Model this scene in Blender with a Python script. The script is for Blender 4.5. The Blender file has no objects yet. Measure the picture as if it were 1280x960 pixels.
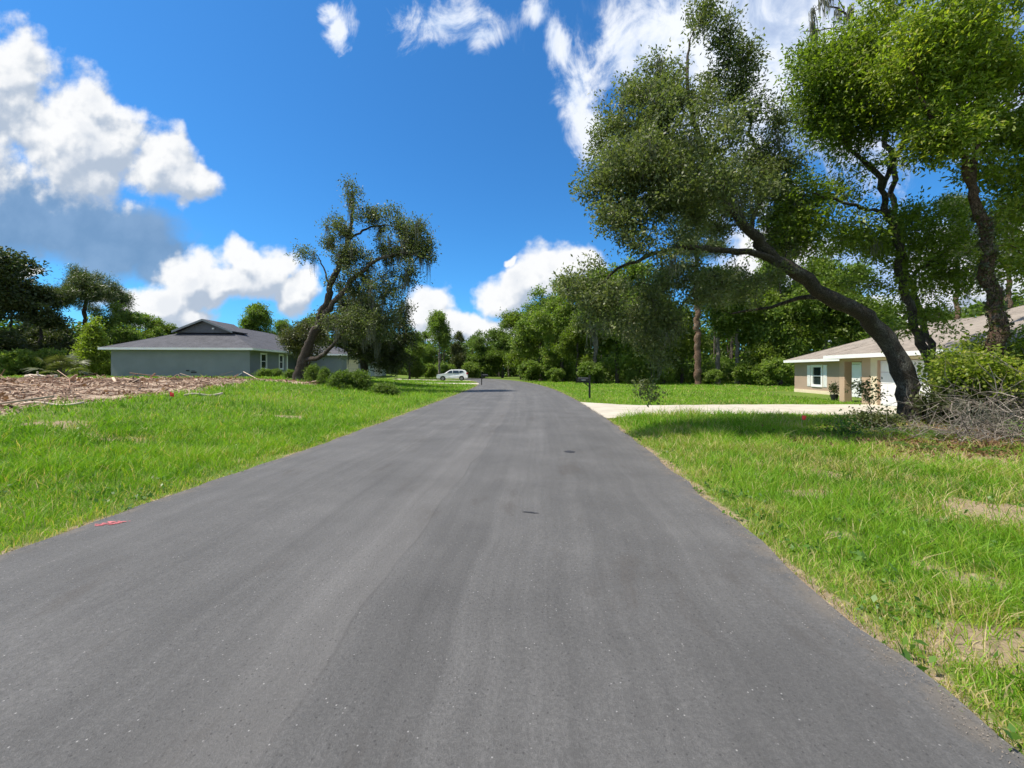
import bpy, math, random
import numpy as np
from mathutils import Vector
rng = np.random.default_rng(7)
random.seed(7)
C = bpy.context.scene.collection
sc = bpy.context.scene
PI = math.pi
# ------------------------------------------------------------------ camera
F = 500.0; CX = 640.0; HY = 463.0; CAMZ = 1.63
cam = bpy.data.cameras.new('camera'); camo = bpy.data.objects.new('camera', cam); C.objects.link(camo)
camo.location = (0, 0, CAMZ); camo.rotation_euler = (PI/2, 0, 0)
cam.sensor_width = 36; cam.lens = 36*F/1280; cam.shift_y = -(480-HY)/1280
cam.clip_start = 0.05; cam.clip_end = 3000
sc.camera = camo
# ------------------------------------------------------------------ light and exposure
sc.view_settings.view_transform = 'Standard'; sc.view_settings.look = 'None'
sc.view_settings.gamma = 1; sc.view_settings.use_curve_mapping = False
sc.view_settings.exposure = 0.72
SUN_EL = 62.0; SUN_AZ = -99.0            # azimuth from +Y towards +X
sl = bpy.data.lights.new('sun', 'SUN'); sl.energy = 4.4; sl.angle = math.radians(0.53); sl.color = (1, 0.93, 0.81)
so = bpy.data.objects.new('sun', sl); C.objects.link(so)
sd = Vector((math.sin(math.radians(SUN_AZ))*math.cos(math.radians(SUN_EL)), math.cos(math.radians(SUN_AZ))*math.cos(math.radians(SUN_EL)), math.sin(math.radians(SUN_EL))))
so.rotation_euler = (-sd).to_track_quat('-Z', 'Y').to_euler()

class E:
    """wraps a socket so that node maths can be written as an expression"""
    def __init__(s, nt, sock): s.nt = nt; s.k = sock
    def _m(s, op, *a, clamp=False):
        n = s.nt.nodes.new('ShaderNodeMath'); n.operation = op; n.use_clamp = clamp
        for i, v in enumerate((s,)+a):
            if isinstance(v, E): s.nt.links.new(v.k, n.inputs[i])
            else: n.inputs[i].default_value = v
        return E(s.nt, n.outputs[0])
    def __add__(s, o): return s._m('ADD', o)
    def __radd__(s, o): return s._m('ADD', o)
    def __sub__(s, o): return s._m('SUBTRACT', o)
    def __mul__(s, o): return s._m('MULTIPLY', o)
    def __rmul__(s, o): return s._m('MULTIPLY', o)
    def __truediv__(s, o): return s._m('DIVIDE', o)
    def abs(s): return s._m('ABSOLUTE')
    def max(s, o): return s._m('MAXIMUM', o)
    def min(s, o): return s._m('MINIMUM', o)
    def smin(s, o, k): return s._m('SMOOTH_MIN', o, k)
    def clamp(s): return s._m('ADD', 0.0, clamp=True)
def smooth(e, a, b, hi=1.0, lo=0.0):
    n = e.nt.nodes.new('ShaderNodeMapRange'); n.interpolation_type = 'SMOOTHSTEP'
    e.nt.links.new(e.k, n.inputs[0])
    n.inputs[1].default_value = a; n.inputs[2].default_value = b; n.inputs[3].default_value = lo; n.inputs[4].default_value = hi
    return E(e.nt, n.outputs[0])
def vmath(nt, op, a, b=None, c=None):
    n = nt.nodes.new('ShaderNodeVectorMath'); n.operation = op
    for i, v in enumerate((a, b, c)):
        if v is None: continue
        if isinstance(v, (tuple, list)): n.inputs[i].default_value = v
        else: nt.links.new(v, n.inputs[i])
    return n.outputs['Value'] if op in ('LENGTH', 'DOT_PRODUCT') else n.outputs[0]
def noise(nt, vec, scale, detail=4, rough=0.55, dist=0.0):
    n = nt.nodes.new('ShaderNodeTexNoise'); n.inputs['Scale'].default_value = scale; n.inputs['Detail'].default_value = detail
    n.inputs['Roughness'].default_value = rough; n.inputs['Distortion'].default_value = dist
    if vec is not None: nt.links.new(vec, n.inputs['Vector'])
    return n
def mixc(nt, f, a, b):
    n = nt.nodes.new('ShaderNodeMix'); n.data_type = 'RGBA'
    for idx, v in ((0, f), (6, a), (7, b)):
        v = v.k if isinstance(v, E) else v
        if isinstance(v, (int, float)): n.inputs[idx].default_value = v
        elif isinstance(v, tuple): n.inputs[idx].default_value = v if len(v) == 4 else (*v, 1)
        else: nt.links.new(v, n.inputs[idx])
    return n.outputs[2]

def build_world():
    w = bpy.data.worlds.new('World'); sc.world = w; w.use_nodes = True
    nt = w.node_tree; nt.nodes.clear()
    out = nt.nodes.new('ShaderNodeOutputWorld'); bg = nt.nodes.new('ShaderNodeBackground')
    nt.links.new(bg.outputs[0], out.inputs[0]); bg.inputs[1].default_value = 0.13
    sky = nt.nodes.new('ShaderNodeTexSky'); sky.sky_type = 'NISHITA'; sky.sun_disc = False
    sky.sun_elevation = math.radians(SUN_EL); sky.sun_rotation = math.radians(SUN_AZ)
    sky.air_density = 1.0; sky.dust_density = 0.35; sky.ozone_density = 3.0; sky.altitude = 0
    tc = nt.nodes.new('ShaderNodeTexCoord')
    sep = nt.nodes.new('ShaderNodeSeparateXYZ'); nt.links.new(tc.outputs['Generated'], sep.inputs[0])
    X, Y, Z = (E(nt, sep.outputs[i]) for i in range(3))
    Ya = Y.abs().max(0.06)
    u = X/Ya; v = Z/Ya
    cmb = nt.nodes.new('ShaderNodeCombineXYZ'); nt.links.new(u.k, cmb.inputs[0]); nt.links.new(v.k, cmb.inputs[1])
    p0 = cmb.outputs[0]
    # domain warp
    nw = noise(nt, p0, 3.2, 5, 0.6)
    wv = vmath(nt, 'SUBTRACT', nw.outputs['Color'], (0.5, 0.5, 0.5))
    wv = vmath(nt, 'MULTIPLY', wv, (0.20, 0.16, 0))
    p = vmath(nt, 'ADD', p0, wv)
    def blobs(pv, L, k=0.25):
        acc = None
        for (x, y, rx, ry) in L:
            cu, cv, ru, rv = (x-CX)/F, (HY-y)/F, rx/F, ry/F
            q = vmath(nt, 'MULTIPLY_ADD', pv, (1/ru, 1/rv, 0), (-cu/ru, -cv/rv, 0))
            d = E(nt, vmath(nt, 'LENGTH', q))
            acc = d if acc is None else acc.smin(d, k)
        return 1.0*acc
    cum = [(-10,110,80,95),(70,165,85,75),(140,180,65,62),(200,205,60,45),(245,232,42,24),(120,128,26,22),(-60,160,100,90),
           (235,345,42,30),(275,352,42,30),(190,368,80,20),(300,322,36,26),(335,340,38,36),(372,366,32,28),(220,388,70,14),
           (392,352,24,22),(30,335,44,9),
           (545,388,28,26),(578,404,36,20),(618,374,34,28),(655,352,34,28),(641,326,9,5),(600,412,80,18),
           (690,340,40,30),(720,330,40,24),(1210,350,70,55),(1290,300,60,50),(1100,400,110,40),(960,330,80,50)]
    wisp = [(560,22,70,40),(600,45,34,26),(432,38,20,34),(415,10,16,20),(680,10,30,24),(700,50,24,50),(716,110,32,62),(735,165,24,34),
            (780,70,54,84),(830,60,90,110),(930,70,130,120),(1040,100,140,110),(1150,90,120,80),(900,230,120,60)]
    base = [(-20,265,120,75),(80,272,110,62),(150,300,80,50),(195,322,44,30)]
    def billow(pv, det):
        n = E(nt, noise(nt, pv, 8.0, det, 0.6).outputs['Fac'])
        wp = vmath(nt, 'ADD', pv, vmath(nt, 'MULTIPLY', noise(nt, pv, 11.0, 3, .6).outputs['Color'], (.06, .06, 0)))
        r = n*0.72
        for sc_, wt in ((9.0, .26), (21.0, .13)):
            vo = nt.nodes.new('ShaderNodeTexVoronoi'); vo.feature = 'F1'; vo.inputs['Scale'].default_value = sc_
            nt.links.new(wp, vo.inputs['Vector']); r = r + (E(nt, vo.outputs['Distance'])*-1.0 + .85)*wt
        return r
    N = billow(p0, 7)
    fc = 1.0*(blobs(p, cum)*-1.0 + 1.0)
    dens = fc*0.7 + (N - 0.5)*1.35
    alpha = smooth(dens, -0.14, 0.20)
    # light comes from up-left: compare the field with its value a step towards the sun
    ps = vmath(nt, 'ADD', p, (-0.02, 0.045, 0))
    fs = blobs(ps, cum)*-1.0 + 1.0
    Ns = billow(vmath(nt, 'ADD', p0, (-0.012, 0.028, 0)), 3)
    rel = (fc - fs)*0.9 + (N - Ns)*2.6
    li = smooth(rel, -0.42, 0.34)
    N2 = E(nt, noise(nt, p0, 22.0, 6, 0.6).outputs['Fac'])
    core = smooth(dens, 0.05, 0.75)
    ccol = mixc(nt, li, (2.2, 2.6, 3.2), (4.6, 4.65, 4.7))
    ccol = mixc(nt, core*smooth(N2*.35+N*.65, .46, .60, 1.0, 0.0)*.36, ccol, (2.7, 3.05, 3.6))
    # thin cloud
    w1 = noise(nt, vmath(nt, 'MULTIPLY', p0, (1.25, 0.9, 1)), 6.0, 9, 0.64, 0.6); W = E(nt, w1.outputs['Fac'])
    fw = blobs(p, wisp)*-1.0 + 1.0
    aw = smooth(fw*0.85 + (W-0.5)*3.0, -0.10, 0.75)*0.88
    wcol = mixc(nt, smooth(W, 0.35, 0.62), (3.1, 3.7, 4.7), (4.8, 4.95, 5.2))
    fb = blobs(p, base)*-1.0 + 1.0
    ab = smooth(fb + (N-0.5)*0.8, -0.10, 0.42)*0.9
    bcol = mixc(nt, smooth(N, 0.3, 0.7), (.85, 1.45, 2.35), (1.2, 1.85, 2.8))
    mul = nt.nodes.new('ShaderNodeMix'); mul.data_type = 'RGBA'; mul.blend_type = 'MULTIPLY'; mul.inputs[0].default_value = 1
    nt.links.new(sky.outputs[0], mul.inputs[6]); mul.inputs[7].default_value = (0.225, 0.59, 0.86, 1)
    veil = blobs(p, [(1010,60,330,170),(1180,130,180,90),(900,170,150,110),(1150,330,160,70)], .4)*-1.0 + 1.0
    av = smooth(veil*.9 + (W-.5)*1.2, 0.0, .62)*.72
    c0 = mixc(nt, av, mul.outputs[2], (3.0, 3.45, 4.3))
    c = mixc(nt, aw, c0, wcol)
    c = mixc(nt, ab, c, bcol)
    c = mixc(nt, alpha, c, ccol)
    # broken cloud added overhead and behind, out of view, as neutral fill light
    oh = smooth(v, 1.15, 1.8).max(smooth(Y, -0.1, -0.3))*smooth(N, .40, .52)
    c = mixc(nt, oh*.6, c, (4.6, 4.7, 4.9))
    # nothing cloudy below the horizon
    c = mixc(nt, smooth(Z, -0.02, 0.0), (0.9, 1.1, 0.8), c)
    nt.links.new(c, bg.inputs[0])
    w.cycles.sampling_method = 'MANUAL'; w.cycles.sample_map_resolution = 512
build_world()
sc.cycles.use_adaptive_sampling = True; sc.cycles.adaptive_threshold = 0.025
sc.cycles.max_bounces = 6; sc.cycles.diffuse_bounces = 3; sc.cycles.transmission_bounces = 4; sc.cycles.caustics_reflective = False; sc.cycles.caustics_refractive = False

# ------------------------------------------------------------------ helpers
def at(px, py, d):
    """a real point d metres ahead, seen in this direction"""
    return ((px-CX)*d/F, d, CAMZ+(HY-py)*d/F)
def tag(o, label=None, cat=None, group=None, kind=None):
    if label: o['label'] = label
    if cat: o['category'] = cat
    if group: o['group'] = group
    if kind: o['kind'] = kind
    return o
def link(name, me, mat=None, parent=None):
    o = bpy.data.objects.new(name, me); C.objects.link(o)
    if mat is not None: me.materials.append(mat)
    if parent is not None: o.parent = parent
    return o
def mesh(name, verts, faces, mat=None, parent=None):
    me = bpy.data.meshes.new(name); me.from_pydata([tuple(v) for v in verts], [], [tuple(f) for f in faces]); me.update()
    return link(name, me, mat, parent)
def empty(name, loc=(0, 0, 0), rz=0):
    o = bpy.data.objects.new(name, None); C.objects.link(o); o.location = loc; o.rotation_euler = (0, 0, rz); o.empty_display_size = 0.3
    return o
def npmesh(name, V, Q, mat=None, parent=None, tint=None, k=4):
    """V (n,3), Q (m,k) all faces with k corners"""
    me = bpy.data.meshes.new(name)
    V = np.asarray(V, np.float32); Q = np.asarray(Q, np.int32); m = len(Q)
    me.vertices.add(len(V)); me.vertices.foreach_set('co', V.ravel())
    me.loops.add(m*k); me.loops.foreach_set('vertex_index', Q.ravel())
    me.polygons.add(m); me.polygons.foreach_set('loop_start', np.arange(0, m*k, k, dtype=np.int32))
    try: me.polygons.foreach_set('loop_total', np.full(m, k, np.int32))
    except Exception: pass
    me.update(calc_edges=True)
    if tint is not None:
        a = me.attributes.new('tint', 'FLOAT', 'FACE'); a.data.foreach_set('value', np.asarray(tint, np.float32))
    return link(name, me, mat, parent)
def smooth_shade(o):
    o.data.polygons.foreach_set('use_smooth', np.ones(len(o.data.polygons), bool))
    return o
class MB:
    def __init__(s): s.v = []; s.f = []
    def add(s, V, Fc):
        b = len(s.v); s.v += [tuple(x) for x in V]; s.f += [tuple(b+i for i in f) for f in Fc]; return s
    def box(s, x0, x1, y0, y1, z0, z1):
        return s.add([(x0,y0,z0),(x1,y0,z0),(x1,y1,z0),(x0,y1,z0),(x0,y0,z1),(x1,y0,z1),(x1,y1,z1),(x0,y1,z1)],
                     [(0,3,2,1),(4,5,6,7),(0,1,5,4),(1,2,6,5),(2,3,7,6),(3,0,4,7)])
    def tube(s, pts, rad, n=8, cap=True):
        pts = [Vector(p) for p in pts]
        rad = rad if isinstance(rad, (list, tuple)) else [rad]*len(pts)
        rings = []; up = None
        for i, p in enumerate(pts):
            t = (pts[min(i+1, len(pts)-1)] - pts[max(i-1, 0)]).normalized()
            if up is None: up = t.orthogonal().normalized()
            up = (up - t*up.dot(t)).normalized(); w = t.cross(up)
            rings.append([p + (up*math.cos(a)+w*math.sin(a))*rad[i] for a in [2*PI*k/n for k in range(n)]])
        V = [q for r in rings for q in r]
        Fc = [(i*n+k, i*n+(k+1) % n, (i+1)*n+(k+1) % n, (i+1)*n+k) for i in range(len(pts)-1) for k in range(n)]
        if cap: Fc += [tuple(range(n))[::-1], tuple((len(pts)-1)*n+k for k in range(n))]
        return s.add(V, Fc)
    def prism(s, poly, axis, a0, a1):
        """poly of 2-d points extruded along axis 'x','y' or 'z'"""
        def P(q, a): return {'x': (a, q[0], q[1]), 'y': (q[0], a, q[1]), 'z': (q[0], q[1], a)}[axis]
        n = len(poly)
        return s.add([P(q, a0) for q in poly]+[P(q, a1) for q in poly],
                     [tuple(range(n)), tuple(range(2*n-1, n-1, -1))]+[(i, i+n, (i+1) % n+n, (i+1) % n) for i in range(n)])
    def build(s, name, mat, parent=None, bevel=0, smooth=False):
        o = mesh(name, s.v, s.f, mat, parent)
        import bmesh
        bm = bmesh.new(); bm.from_mesh(o.data); bmesh.ops.recalc_face_normals(bm, faces=bm.faces); bm.to_mesh(o.data); bm.free()
        if bevel:
            m = o.modifiers.new('bevel', 'BEVEL'); m.width = bevel; m.segments = 2; m.limit_method = 'ANGLE'
        if smooth: smooth_shade(o)
        return o
def copy_tree(o, parent=None):
    c = o.copy(); C.objects.link(c)
    if parent is not None: c.parent = parent
    for ch in list(o.children): copy_tree(ch, c)
    return c
def unit(a): return a/np.maximum(np.linalg.norm(a, axis=-1, keepdims=True), 1e-9)
def S(t): t = np.clip(t, 0, 1); return t*t*(3-2*t)
def hsh(i, j, s): 
    a = np.sin(i*127.1+j*311.7+s*74.7)*43758.5453
    return a-np.floor(a)
def vn(x, y, s=0):
    i, j = np.floor(x), np.floor(y); fx, fy = S(x-i), S(y-j)
    return (hsh(i, j, s)*(1-fx)+hsh(i+1, j, s)*fx)*(1-fy)+(hsh(i, j+1, s)*(1-fx)+hsh(i+1, j+1, s)*fx)*fy
def fbm(x, y, s=0, o=4):
    t = 0; a = 0.5
    for k in range(o): t = t+a*vn(x*2**k, y*2**k, s+k*17); a *= 0.5
    return t/(1-0.5**o)

# ------------------------------------------------------------------ materials
def newmat(name):
    m = bpy.data.materials.new(name); m.use_nodes = True
    nt = m.node_tree; b = nt.nodes['Principled BSDF']
    return m, nt, b
def simple(name, col, rough=0.6, var=0.12, scale=6.0, spec=0.4, metal=0, bump=0.0, bscale=60):
    m, nt, b = newmat(name)
    tc = nt.nodes.new('ShaderNodeTexCoord')
    n = noise(nt, tc.outputs['Object'], scale, 5, 0.6)
    lo = tuple(max(0, c*(1-var)) for c in col); hi = tuple(c*(1+var) for c in col)
    nt.links.new(mixc(nt, smooth(E(nt, n.outputs['Fac']), 0.3, 0.7), lo, hi), b.inputs['Base Color'])
    b.inputs['Roughness'].default_value = rough; b.inputs['Specular IOR Level'].default_value = spec; b.inputs['Metallic'].default_value = metal
    if bump:
        bn = noise(nt, tc.outputs['Object'], bscale, 4, 0.6); bp = nt.nodes.new('ShaderNodeBump'); bp.inputs['Strength'].default_value = bump
        bp.inputs['Distance'].default_value = 0.02
        nt.links.new(bn.outputs['Fac'], bp.inputs['Height']); nt.links.new(bp.outputs[0], b.inputs['Normal'])
    return m
def ramp(nt, fac, stops):
    r = nt.nodes.new('ShaderNodeValToRGB'); el = r.color_ramp.elements
    while len(el) < len(stops): el.new(0.5)
    for e, (p, c) in zip(el, stops): e.position = p; e.color = (*c, 1)
    nt.links.new(fac, r.inputs[0]); return r.outputs[0]
def leafmat(name, stops, transl=0.38, rough=0.42, spec=0.5, tcol=(1.25, 1.5, 0.55)):
    m, nt, b = newmat(name)
    a = nt.nodes.new('ShaderNodeAttribute'); a.attribute_name = 'tint'
    oi = nt.nodes.new('ShaderNodeObjectInfo')
    f = (E(nt, a.outputs['Fac']) + E(nt, oi.outputs['Random'])*0.24 - 0.12)
    col = ramp(nt, f.k, stops)
    nt.links.new(col, b.inputs['Base Color']); b.inputs['Roughness'].default_value = rough; b.inputs['Specular IOR Level'].default_value = spec
    t = nt.nodes.new('ShaderNodeBsdfTranslucent')
    mm = nt.nodes.new('ShaderNodeMix'); mm.data_type = 'RGBA'; mm.blend_type = 'MULTIPLY'; mm.inputs[0].default_value = 1
    nt.links.new(col, mm.inputs[6]); mm.inputs[7].default_value = (*tcol, 1); nt.links.new(mm.outputs[2], t.inputs[0])
    ms = nt.nodes.new('ShaderNodeMixShader'); ms.inputs[0].default_value = transl
    nt.links.new(b.outputs[0], ms.inputs[1]); nt.links.new(t.outputs[0], ms.inputs[2])
    nt.links.new(ms.outputs[0], nt.nodes['Material Output'].inputs[0])
    return m
M = {}
M['oak'] = leafmat('oak leaves', [(0, (.055,.068,.030)), (.45, (.115,.138,.054)), (.85, (.185,.21,.078)), (1, (.26,.255,.10))], rough=0.5, spec=0.38, tcol=(1.2,1.4,.6))
M['bright'] = leafmat('bright leaves', [(0, (.07,.10,.016)), (.5, (.16,.215,.028)), (.85, (.25,.30,.04)), (1, (.38,.36,.07))], 0.48, 0.5, .4)
M['wood_leaf'] = leafmat('woodland leaves', [(0, (.055,.085,.02)), (.5, (.13,.19,.038)), (.85, (.20,.265,.05)), (1, (.27,.29,.07))], 0.45, .55, .35)
M['dark_leaf'] = leafmat('dark evergreen leaves', [(0, (.028,.036,.014)), (.5, (.06,.078,.026)), (.9, (.105,.12,.04)), (1, (.15,.14,.06))], 0.28, .55, .35)
M['olive'] = leafmat('olive leaves', [(0, (.04,.05,.018)), (.5, (.09,.10,.035)), (1, (.17,.16,.06))], 0.3)
M['pine'] = leafmat('pine needles', [(0, (.05,.07,.022)), (.5, (.10,.13,.04)), (1, (.16,.19,.07))], 0.25)
M['moss'] = leafmat('spanish moss', [(0, (.09,.095,.07)), (.5, (.16,.165,.125)), (1, (.25,.24,.18))], 0.3, 0.8, 0.1, (1, 1, .85))
M['grass'] = leafmat('grass blades', [(0, (.045,.10,.010)), (.35, (.130,.285,.014)), (.70, (.235,.41,.026)), (.86, (.32,.40,.05)), (.93, (.44,.36,.14)), (1, (.56,.46,.25))], 0.42, 0.55, 0.3, (1.25, 1.3, .5))
M['weed'] = leafmat('weed leaves', [(0, (.04,.10,.015)), (.5, (.09,.19,.02)), (1, (.18,.28,.04))], 0.4, 0.45)
M['twig'] = leafmat('dead twigs', [(0, (.10,.08,.065)), (.5, (.21,.18,.15)), (1, (.38,.33,.28))], 0.0, 0.85, 0.1, (1, 1, 1))
M['chip'] = leafmat('wood debris', [(0, (.09,.055,.04)), (.35, (.30,.19,.135)), (.75, (.55,.41,.30)), (1, (.72,.6,.48))], 0.0, 0.85, 0.1, (1, 1, 1))
M['brown_leaf'] = leafmat('dry leaves', [(0, (.09,.05,.03)), (.5, (.2,.12,.06)), (1, (.32,.2,.1))], 0.2, 0.7, 0.2, (1.1, .9, .6))
def barkmat(name, a, b_, c):
    m, nt, b = newmat(name)
    tc = nt.nodes.new('ShaderNodeTexCoord')
    st = vmath(nt, 'MULTIPLY', tc.outputs['Object'], (1, 1, 0.35))
    n1 = noise(nt, st, 22, 6, 0.7, 0.6); n2 = noise(nt, tc.outputs['Object'], 1.6, 4, 0.6)
    vo = nt.nodes.new('ShaderNodeTexVoronoi'); vo.feature = 'DISTANCE_TO_EDGE'; vo.inputs['Scale'].default_value = 26
    nt.links.new(vmath(nt, 'ADD', st, vmath(nt, 'MULTIPLY', n1.outputs['Color'], (.12, .12, .16))), vo.inputs['Vector'])
    crack = smooth(E(nt, vo.outputs['Distance']), 0.0, 0.10)
    col = mixc(nt, E(nt, n1.outputs['Fac']), a, b_); col = mixc(nt, smooth(E(nt, n2.outputs['Fac']), .5, .68)*0.7, col, c)
    nt.links.new(mixc(nt, crack, tuple(x*.42 for x in a), col), b.inputs['Base Color'])
    b.inputs['Roughness'].default_value = 0.9; b.inputs['Specular IOR Level'].default_value = 0.15
    bp = nt.nodes.new('ShaderNodeBump'); bp.inputs['Strength'].default_value = 1.0; bp.inputs['Distance'].default_value = 0.05
    h = crack*0.5 + E(nt, n1.outputs['Fac'])*0.6
    nt.links.new(h.k, bp.inputs['Height']); nt.links.new(bp.outputs[0], b.inputs['Normal'])
    return m
M['bark'] = barkmat('oak bark', (.06,.049,.04), (.135,.112,.09), (.22,.21,.18))
M['bark_pine'] = barkmat('pine bark', (.12,.075,.05), (.25,.17,.12), (.32,.26,.21))
M['bark_light'] = barkmat('pale grey bark', (.16,.145,.12), (.30,.275,.235), (.42,.40,.36))
M['bark_red'] = barkmat('brown bark', (.09,.058,.04), (.19,.12,.085), (.25,.2,.16))

# asphalt: UV.x across the road in metres, UV.y along it in metres
def asphalt():
    m, nt, b = newmat('asphalt')
    tc = nt.nodes.new('ShaderNodeTexCoord'); uv = tc.outputs['UV']; ob = tc.outputs['Object']
    sep = nt.nodes.new('ShaderNodeSeparateXYZ'); nt.links.new(uv, sep.inputs[0])
    U = E(nt, sep.outputs[0]); Vv = E(nt, sep.outputs[1])
    st = noise(nt, vmath(nt, 'MULTIPLY', uv, (2.6, .06, 1)), 1.0, 5, .6)
    st2 = noise(nt, vmath(nt, 'MULTIPLY', uv, (11, .22, 1)), 1.0, 4, .65)
    bl = noise(nt, ob, 0.8, 5, .6)
    fine = noise(nt, ob, 170, 3, .75)
    mid = noise(nt, ob, 48, 5, .75)
    v = E(nt, st.outputs['Fac'])*.27 + E(nt, st2.outputs['Fac'])*.16 + E(nt, bl.outputs['Fac'])*.33 + E(nt, fine.outputs['Fac'])*.40 + E(nt, mid.outputs['Fac'])*.44 - .20
    col = ramp(nt, v.k, [(.38, (.050,.049,.0485)), (.60, (.094,.0920,.0910)), (.80, (.160,.156,.153))])
    # paving seam between the two passes
    wob = noise(nt, vmath(nt, 'MULTIPLY', uv, (0, .35, 1)), 1.0, 3, .6)
    s = U + (E(nt, wob.outputs['Fac'])-.5)*.22
    seam = smooth((s-3.62).abs(), .0, .022)
    side = smooth(s, 3.60, 3.66)
    col = mixc(nt, (side*-1.0+1.0)*smooth(s, 2.7, 3.6)*.18, col, (.185,.176,.168))
    brk = noise(nt, vmath(nt, 'MULTIPLY', uv, (1, .5, 1)), 1.0, 4, .6)
    col = mixc(nt, (seam*-1.0+1.0)*smooth(E(nt, brk.outputs['Fac']), .35, .6)*.35, col, (.045,.043,.043))
    # brownish worn spots
    wn = noise(nt, vmath(nt, 'MULTIPLY', uv, (1.6, .5, 1)), 1.0, 5, .65)
    col = mixc(nt, smooth(E(nt, wn.outputs['Fac']), .57, .70)*.45, col, (.060,.053,.048))
    # bright and dark stones
    vo = nt.nodes.new('ShaderNodeTexVoronoi'); vo.inputs['Scale'].default_value = 62; nt.links.new(ob, vo.inputs['Vector'])
    vs = nt.nodes.new('ShaderNodeSeparateColor'); nt.links.new(vo.outputs['Color'], vs.inputs[0])
    big = E(nt, vo.outputs['Distance'])
    pat = E(nt, noise(nt, ob, 1.1, 4, .7).outputs['Fac'])
    pick = smooth(E(nt, vs.outputs[0])+(pat-.5)*.14, .955, .985)*smooth(big, .36, .05)
    col = mixc(nt, pick*.75, col, (.42,.41,.40))
    pickd = smooth(E(nt, vs.outputs[1])+(pat-.5)*.3, .90, .93)*smooth(big, .45, .15)
    col = mixc(nt, pickd*.6, col, (.028,.027,.028))
    # dusty edges
    edge = smooth(U, .28, .0).max(smooth(U, 6.62, 6.9))
    en = noise(nt, ob, 3.5, 5, .7)
    col = mixc(nt, edge*smooth(E(nt, en.outputs['Fac']), .42, .62)*.5, col, (.18,.15,.115))
    nt.links.new(col, b.inputs['Base Color'])
    b.inputs['Roughness'].default_value = .78; b.inputs['Specular IOR Level'].default_value = .35
    bp = nt.nodes.new('ShaderNodeBump'); bp.inputs['Strength'].default_value = .8; bp.inputs['Distance'].default_value = .008
    h = E(nt, fine.outputs['Fac'])*.8 + E(nt, mid.outputs['Fac'])*1.2
    nt.links.new(h.k, bp.inputs['Height']); nt.links.new(bp.outputs[0], b.inputs['Normal'])
    return m
M['asphalt'] = asphalt()
M['concrete'] = simple('driveway concrete', (.44, .40, .33), .85, .12, 1.2, .2, bump=.2, bscale=90)
def groundmat():
    m, nt, b = newmat('ground')
    tc = nt.nodes.new('ShaderNodeTexCoord'); ob = tc.outputs['Object']
    a = nt.nodes.new('ShaderNodeAttribute'); a.attribute_name = 'bare'; d = nt.nodes.new('ShaderNodeAttribute'); d.attribute_name = 'debris'
    n1 = noise(nt, ob, .35, 5, .6); n2 = noise(nt, ob, 9, 6, .7); n3 = noise(nt, ob, 60, 4, .7)
    g = ramp(nt, (E(nt, n1.outputs['Fac'])*.5+E(nt, n2.outputs['Fac'])*.5).k, [(.3, (.06,.085,.018)), (.5, (.11,.17,.028)), (.7, (.17,.22,.05))])
    sand = ramp(nt, (E(nt, n2.outputs['Fac'])*.6+E(nt, n3.outputs['Fac'])*.4).k, [(.3, (.13,.10,.06)), (.5, (.29,.225,.145)), (.7, (.44,.35,.25))])
    deb = ramp(nt, (E(nt, n2.outputs['Fac'])*.6+E(nt, n3.outputs['Fac'])*.4).k, [(.3, (.16,.11,.08)), (.5, (.38,.29,.215)), (.66, (.60,.49,.38))])
    c = mixc(nt, smooth(E(nt, a.outputs['Fac'])+(E(nt, n2.outputs['Fac'])-.5)*.6, .35, .6), g, sand)
    c = mixc(nt, smooth(E(nt, d.outputs['Fac'])+(E(nt, n2.outputs['Fac'])-.5)*.5, .4, .6), c, deb)
    nt.links.new(c, b.inputs['Base Color']); b.inputs['Roughness'].default_value = .95; b.inputs['Specular IOR Level'].default_value = .1
    bp = nt.nodes.new('ShaderNodeBump'); bp.inputs['Strength'].default_value = .8; bp.inputs['Distance'].default_value = .05
    nt.links.new((E(nt, n2.outputs['Fac'])+E(nt, n3.outputs['Fac'])*.4).k, bp.inputs['Height']); nt.links.new(bp.outputs[0], b.inputs['Normal'])
    return m
M['ground'] = groundmat()
def shingle(name, a, b_):
    m, nt, b = newmat(name)
    tc = nt.nodes.new('ShaderNodeTexCoord'); ob = tc.outputs['Object']
    sep = nt.nodes.new('ShaderNodeSeparateXYZ'); nt.links.new(ob, sep.inputs[0])
    cm = nt.nodes.new('ShaderNodeCombineXYZ'); nt.links.new((E(nt, sep.outputs[0])+E(nt, sep.outputs[1])).k, cm.inputs[0])
    nt.links.new((E(nt, sep.outputs[2])*2.4).k, cm.inputs[1])
    br = nt.nodes.new('ShaderNodeTexBrick'); nt.links.new(cm.outputs[0], br.inputs['Vector'])
    br.inputs['Scale'].default_value = 3.2; br.inputs['Mortar Size'].default_value = .012; br.inputs['Color1'].default_value = (*a, 1); br.inputs['Color2'].default_value = (*b_, 1)
    br.inputs['Mortar'].default_value = (*[x*.5 for x in a], 1); br.offset = .37
    n = noise(nt, ob, 1.3, 5, .7)
    nt.links.new(mixc(nt, smooth(E(nt, n.outputs['Fac']), .35, .65)*.45, br.outputs[0], tuple(x*1.3 for x in b_)), b.inputs['Base Color'])
    b.inputs['Roughness'].default_value = .9; b.inputs['Specular IOR Level'].default_value = .2
    return m
M['shingle_grey'] = shingle('charcoal shingles', (.058,.058,.066), (.088,.088,.098))
M['shingle_tan'] = shingle('weathered brown shingles', (.185,.158,.13), (.26,.225,.19))
M['stucco_grey'] = simple('grey green stucco', (.215,.235,.245), .9, .06, .8, .15, bump=.25)
M['stucco_blue'] = simple('pale blue stucco', (.36,.43,.47), .9, .05, .8, .15, bump=.2)
M['stucco_tan'] = simple('tan stucco', (.48,.345,.24), .9, .06, .8, .15, bump=.25)
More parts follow.
